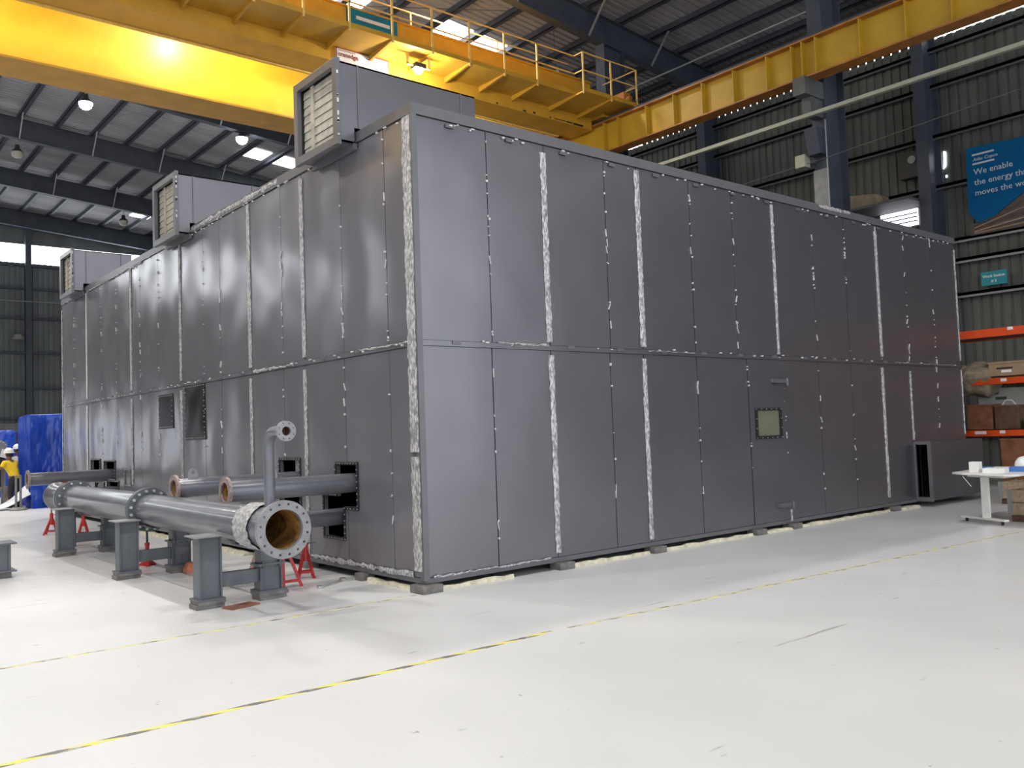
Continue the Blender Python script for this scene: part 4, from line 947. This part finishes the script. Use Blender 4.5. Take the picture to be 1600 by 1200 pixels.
# ================================================================== FAR LEFT: TARPAULINS, PEOPLE, BENCH
def tarp(x0, x1, y0, y1, z1, label, sag=.05, taper=.0, seed=1):
    rnd = random.Random(seed); b = bmesh.new(); n = 40; m_ = 26; rows = []
    per = []
    for k in range(n):
        t = k/n*4; s = int(t); f_ = t-s
        p = [(x0+(x1-x0)*f_, y0), (x1, y0+(y1-y0)*f_), (x1-(x1-x0)*f_, y1), (x0, y1-(y1-y0)*f_)][s]; per.append(p)
    cx, cy = (x0+x1)/2, (y0+y1)/2; ph = [rnd.uniform(0, 6) for _ in range(6)]
    for j in range(m_+1):
        v = j/m_; row = []
        for k, (x, y) in enumerate(per):
            a = 2*PI*k/n; w = sag*(math.sin(5*a+ph[0]+2*v)+.6*math.sin(9*a+ph[1]-3*v)+.5*math.sin(13*a+7*v+ph[2]))*(1-v*.5)
            s = 1+taper*(1-v); dx, dy = x-cx, y-cy; L_ = math.hypot(dx, dy)
            sc = s+w/L_
            if v > .97: sc *= .96
            row.append(b.verts.new((cx+dx*sc, cy+dy*sc, v*z1+.02*math.sin(3*a+ph[3])*v)))
        rows.append(row)
    for r0, r1 in zip(rows, rows[1:]):
        for k in range(n): b.faces.new((r0[k], r0[(k+1) % n], r1[(k+1) % n], r1[k]))
    b.faces.new(rows[-1]); b.faces.new(rows[0][::-1])
    mb = MB.__new__(MB); mb.b = b; o = mb.build('tarpaulin_cover', 'tarp', smooth=True); tag(o, label, 'tarpaulin', 'blue tarpaulin covered goods'); return o
tarp(.12, 1.5, 20.4, 22.1, 2.65, 'tall blue tarpaulin covered stack directly left of the enclosure', .04, .02, 3)
tarp(-3.2, .9, 27, 29.5, 2.35, 'low wide blue tarpaulin heap behind the two workers', .06, .03, 5)
tarp(.0, .8, 19.4, 20.2, .86, 'low blue tarpaulin bundle in front of the tall covered stack', .05, .06, 8)
# white sheet trailing on the floor
b = bmesh.new(); rows = []
for i in range(15):
    row = []
    for j in range(11):
        u, v = i/14, j/10; x = -1.4+1.35*u; y = 19.5+.6*v; z = .02+.62*max(0, (u-.25)/.75)**1.6*(.6+.4*v)+.03*math.sin(9*u+5*v)*u
        row.append(b.verts.new((x, y, z)))
    rows.append(row)
for i in range(14):
    for j in range(10): b.faces.new((rows[i][j], rows[i+1][j], rows[i+1][j+1], rows[i][j+1]))
ext = bmesh.ops.extrude_face_region(b, geom=list(b.faces)); bmesh.ops.translate(b, verts=[v for v in ext['geom'] if isinstance(v, bmesh.types.BMVert)], vec=(0, 0, -.015))
mb = MB.__new__(MB); mb.b = b; o = mb.build('white_sheet', 'sheet', smooth=True); tag(o, 'white plastic sheet trailing over the floor behind the barrier posts', 'sheet')
# double post stand
t = thing('barrier_post', (-.42, 19.2, 0), 'grey twin post stand with round base in front of the worker', 'post')
MB().lathe([(.001, .0), (.22, .0), (.22, .03), (.12, .08), (.001, .08)], (-.42, 19.2, 0), 'z', 24).build('base', 'junction', t)
for dx in (-.05, .06): MB().tube([(-.42+dx, 19.2, .06), (-.42+dx, 19.2, .95)], .03, 12).build('tube', 'junction', t)
# work bench with a dark machine and a blank flange
t = thing('work_bench', (-1.2, 21.6, 0), 'narrow grey bench top on posts at the left edge', 'bench')
MB().box(-2.6, -.12, 21.35, 21.85, 1.08, 1.13).build('bench_top', 'junction', t)
for x in (-2.5, -.40):
    for y in (21.4, 21.76): MB().box(x, x+.05, y, y+.05, 0, 1.08).build('leg', 'junction', t)
t = thing('dark_machine', (-1.2, 23.0, 0), 'dark machine casing with a round bolted blank flange at the left edge', 'machine')
MB().box(-2.4, -.16, 22.5, 22.8, .55, 1.42).build('casing', 'machine', t, bevel=.05)
fb = MB().lathe([(.001, 22.38), (.24, 22.38), (.24, 22.43), (.15, 22.43), (.15, 22.52), (.001, 22.52)], (-.36, 0, 1.72), 'y', 32).build('blank_flange', 'flange', t)
MB().box(-.6, -.16, 22.5, 22.75, 1.42, 1.8).build('flange_seat', 'machine', t)
for k in range(14):
    a = 2*PI*k/14; MB().lathe([(.001, 22.35), (.022, 22.35), (.022, 22.38), (.001, 22.38)], (-.36+.2*math.cos(a), 0, 1.72+.2*math.sin(a)), 'y', 8).build('flange_bolt', 'bolt', fb)
t = thing('timber_pallet', (-1.2, 23, 0), 'raw timber cradle under the dark machine', 'pallet')
MB().box(-2.4, -.1, 22.4, 22.85, .42, .54).build('deck', 'wood', t)
for x in (-2.3, -1.2, -.25): MB().box(x, x+.14, 22.45, 22.8, 0, .42).build('block', 'wood', t)

# ---- people
def skinned(name, joints, edges, m, parent, sub=2):
    me = bpy.data.meshes.new(name); o0 = ORG[parent.name]
    me.from_pydata([Vector(j[:3])-o0 for j in joints], edges, []); o = bpy.data.objects.new(name, me); S.collection.objects.link(o); o.parent = parent; ORG[o.name] = o0.copy()
    sk_ = o.modifiers.new('skin', 'SKIN'); sk_.use_smooth_shade = True
    for v, j in zip(me.skin_vertices[0].data, joints):
        r = j[3]; v.radius = (r, r) if not isinstance(r, tuple) else r
    me.skin_vertices[0].data[0].use_root = True
    if sub: ss = o.modifiers.new('sub', 'SUBSURF'); ss.levels = sub; ss.render_levels = sub
    me.materials.append(M[m]); return o
def person(x, y, K, fwd, lean, arms, shirt, label, hair=True, headturn=0.):
    """fwd: heading angle; lean: forward shift of the shoulders; arms: list of (elbow, wrist) offsets in local (side, fwd, z)"""
    t = thing('person', (x, y, 0), label, 'person')
    f = V(math.cos(fwd), math.sin(fwd), 0); s = V(f.y, -f.x, 0)     # s points to the person's right
    P = lambda a, b, c: tuple(V(x, y, 0)+s*a+f*b+V(0, 0, c*K))
    L = lean
    # body: legs, trunk, neck, arms and head as one continuous skin
    J = [P(0, 0, .93)+(.12,), P(0, L*.5, 1.18)+(.125,), P(0, L, 1.38)+(.12,), P(0, L*1.1, 1.47)+(.055,), P(0, L*1.15, 1.56)+(.075,), P(0, L*1.2, 1.65)+((.088, .10),), P(0, L*1.2, 1.72)+(.06,)]
    E_ = [(0, 1), (1, 2), (2, 3), (3, 4), (4, 5), (5, 6)]
    for sg in (-1, 1):
        i = len(J); J += [P(.10*sg, 0, .86)+(.085,), P(.12*sg, .03, .48)+(.058,), P(.13*sg, -.01, .10)+(.04,), P(.14*sg, .13, .045)+(.035,)]
        E_ += [(0, i), (i, i+1), (i+1, i+2), (i+2, i+3)]
    hands = []
    for sg, (eo, wo) in zip((-1, 1), arms):
        i = len(J); sh = P(.19*sg, L, 1.39)
        J += [sh+(.055,), P(*eo)+(.042,), P(*wo)+(.028,)]
        E_ += [(2, i), (i, i+1), (i+1, i+2)]; hands.append((Vector(P(*eo)), Vector(P(*wo)), sg))
    body = skinned('body', J, E_, 'skin', t)
    # hands: palm with four fingers and a thumb
    for e, w, sg in hands:
        d = (w-e).normalized(); sd_ = d.cross(V(0, 0, 1)).normalized(); dn = V(0, 0, -1)
        J2 = [tuple(w)+(.028,), tuple(w+d*.045)+((.038, .018),), tuple(w+d*.085)+((.040, .016),)]; E2 = [(0, 1), (1, 2)]
        for k, ln in enumerate((.065, .078, .072, .055)):
            o_ = (k-1.5)*.021; i = len(J2); p1 = w+d*.09+sd_*o_
            J2 += [tuple(p1)+(.009,), tuple(p1+d*ln*.5+dn*.008)+(.008,), tuple(p1+d*ln*.9+dn*.025)+(.007,)]; E2 += [(2, i), (i, i+1), (i+1, i+2)]
        i = len(J2); q = w+d*.03-sd_*.03*sg
        J2 += [tuple(q)+(.011,), tuple(q-sd_*.025*sg+d*.03)+(.010,), tuple(q-sd_*.035*sg+d*.06+dn*.01)+(.008,)]; E2 += [(1, i), (i, i+1), (i+1, i+2)]
        skinned('hand', J2, E2, 'skin', t, 1)
    # shirt over the trunk and upper arms
    J = [P(0, -.01, .82)+(.165,), P(0, 0, 1.0)+(.15,), P(0, L*.5, 1.18)+(.155,), P(0, L, 1.37)+(.145,), P(0, L*1.05, 1.44)+(.075,)]; E_ = [(0, 1), (1, 2), (2, 3), (3, 4)]
    for sg, (eo, wo) in zip((-1, 1), arms):
        i = len(J); sh = Vector(P(.19*sg, L, 1.39)); el_ = Vector(P(*eo)); J += [tuple(sh)+(.075,), tuple(sh.lerp(el_, .8))+(.062,)]; E_ += [(3, i), (i, i+1)]
    skinned('shirt', J, E_, shirt, t)
    J = [P(0, 0, 1.06)+(.13,), P(0, 0, .90)+(.14,)]; E_ = [(0, 1)]
    for sg in (-1, 1):
        i = len(J); J += [P(.10*sg, 0, .80)+(.10,), P(.12*sg, .03, .48)+(.075,), P(.13*sg, -.01, .09)+(.06,)]; E_ += [(1, i), (i, i+1), (i+1, i+2)]
    skinned('trousers', J, E_, 'trousers', t)
    for sg in (-1, 1):
        a = V(*P(.13*sg, -.03, 0)); c = V(*P(.14*sg, .17, 0)); MB().tube([a+V(0, 0, .045), (a+c)/2+V(0, 0, .05), c+V(0, 0, .035)], [.045, .048, .035], 12).build('shoe', 'black', t, smooth=True)
    # face and hair, facing the heading (plus the head's turn)
    fa = fwd+headturn; ff_ = V(math.cos(fa), math.sin(fa), 0); sf = V(ff_.y, -ff_.x, 0); hc = V(*P(0, L*1.2, 1.63))
    MB().tube([hc+ff_*.075+V(0, 0, .01), hc+ff_*.115-V(0, 0, .02)], [.008, .014], 8).build('nose', 'skin', t, smooth=True)
    for sg in (-1, 1):
        MB().lathe([(.001, -.012), (.012, -.006), (.012, .006), (.001, .012)], hc+ff_*.088+sf*.032*sg+V(0, 0, .02), 'z', 8).build('eye', 'paper', t, smooth=True)
        MB().lathe([(.001, -.03), (.014, -.015), (.014, .015), (.001, .03)], hc+sf*.088*sg, 'z', 8).build('ear', 'skin', t, smooth=True)
    MB().bar(hc+ff_*.088-V(0, 0, .055)-sf*.022, hc+ff_*.088-V(0, 0, .055)+sf*.022, .008, .008).build('mouth', 'cardr', t)
    hb = bmesh.new(); bmesh.ops.create_uvsphere(hb, u_segments=18, v_segments=12, radius=1)
    for v in hb.verts: 
        c = v.co; v.co = hc+V(0, 0, .02)-ff_*.018+sf*c.x*.098+ff_*c.y*.104+V(0, 0, c.z*.10)
    mb = MB.__new__(MB); mb.b = hb; mb.build('hair', 'hair', t, smooth=True)
    top = hc+V(0, 0, .045)
    MB().lathe([(.13, .0), (.133, .03), (.118, .085), (.08, .13), (.035, .15), (.001, .152)], top, 'z', 24).lathe([(.12, .0), (.165, -.004), (.167, .004), (.12, .012)], top, 'z', 24).build('hard_hat', 'hat', t, smooth=True)
    return t
person(-.26, 20.6, .93, math.radians(125), .16, [((-.30, .18, 1.20), (-.20, .46, 1.18)), ((.30, .20, 1.22), (.16, .50, 1.20))], 'shirt', 'person in yellow shirt and white helmet seen from behind, leaning to the left')
person(.30, 23.0, 1.0, math.radians(215), .06, [((-.32, .10, 1.12), (-.22, .36, 1.12)), ((.32, .10, 1.12), (.20, .38, 1.16))], 'shirtw', 'person in pale shirt and white helmet half hidden behind the blue stack')
# white chair-like object in the second worker's hand
o = MB().box(-.42, -.18, 21.9, 21.93, 1.42, 1.66).build('paper_drawing', 'paper', bevel=.004); o.rotation_euler.y = .3; tag(o, 'white paper drawing held up between the two workers', 'paper')
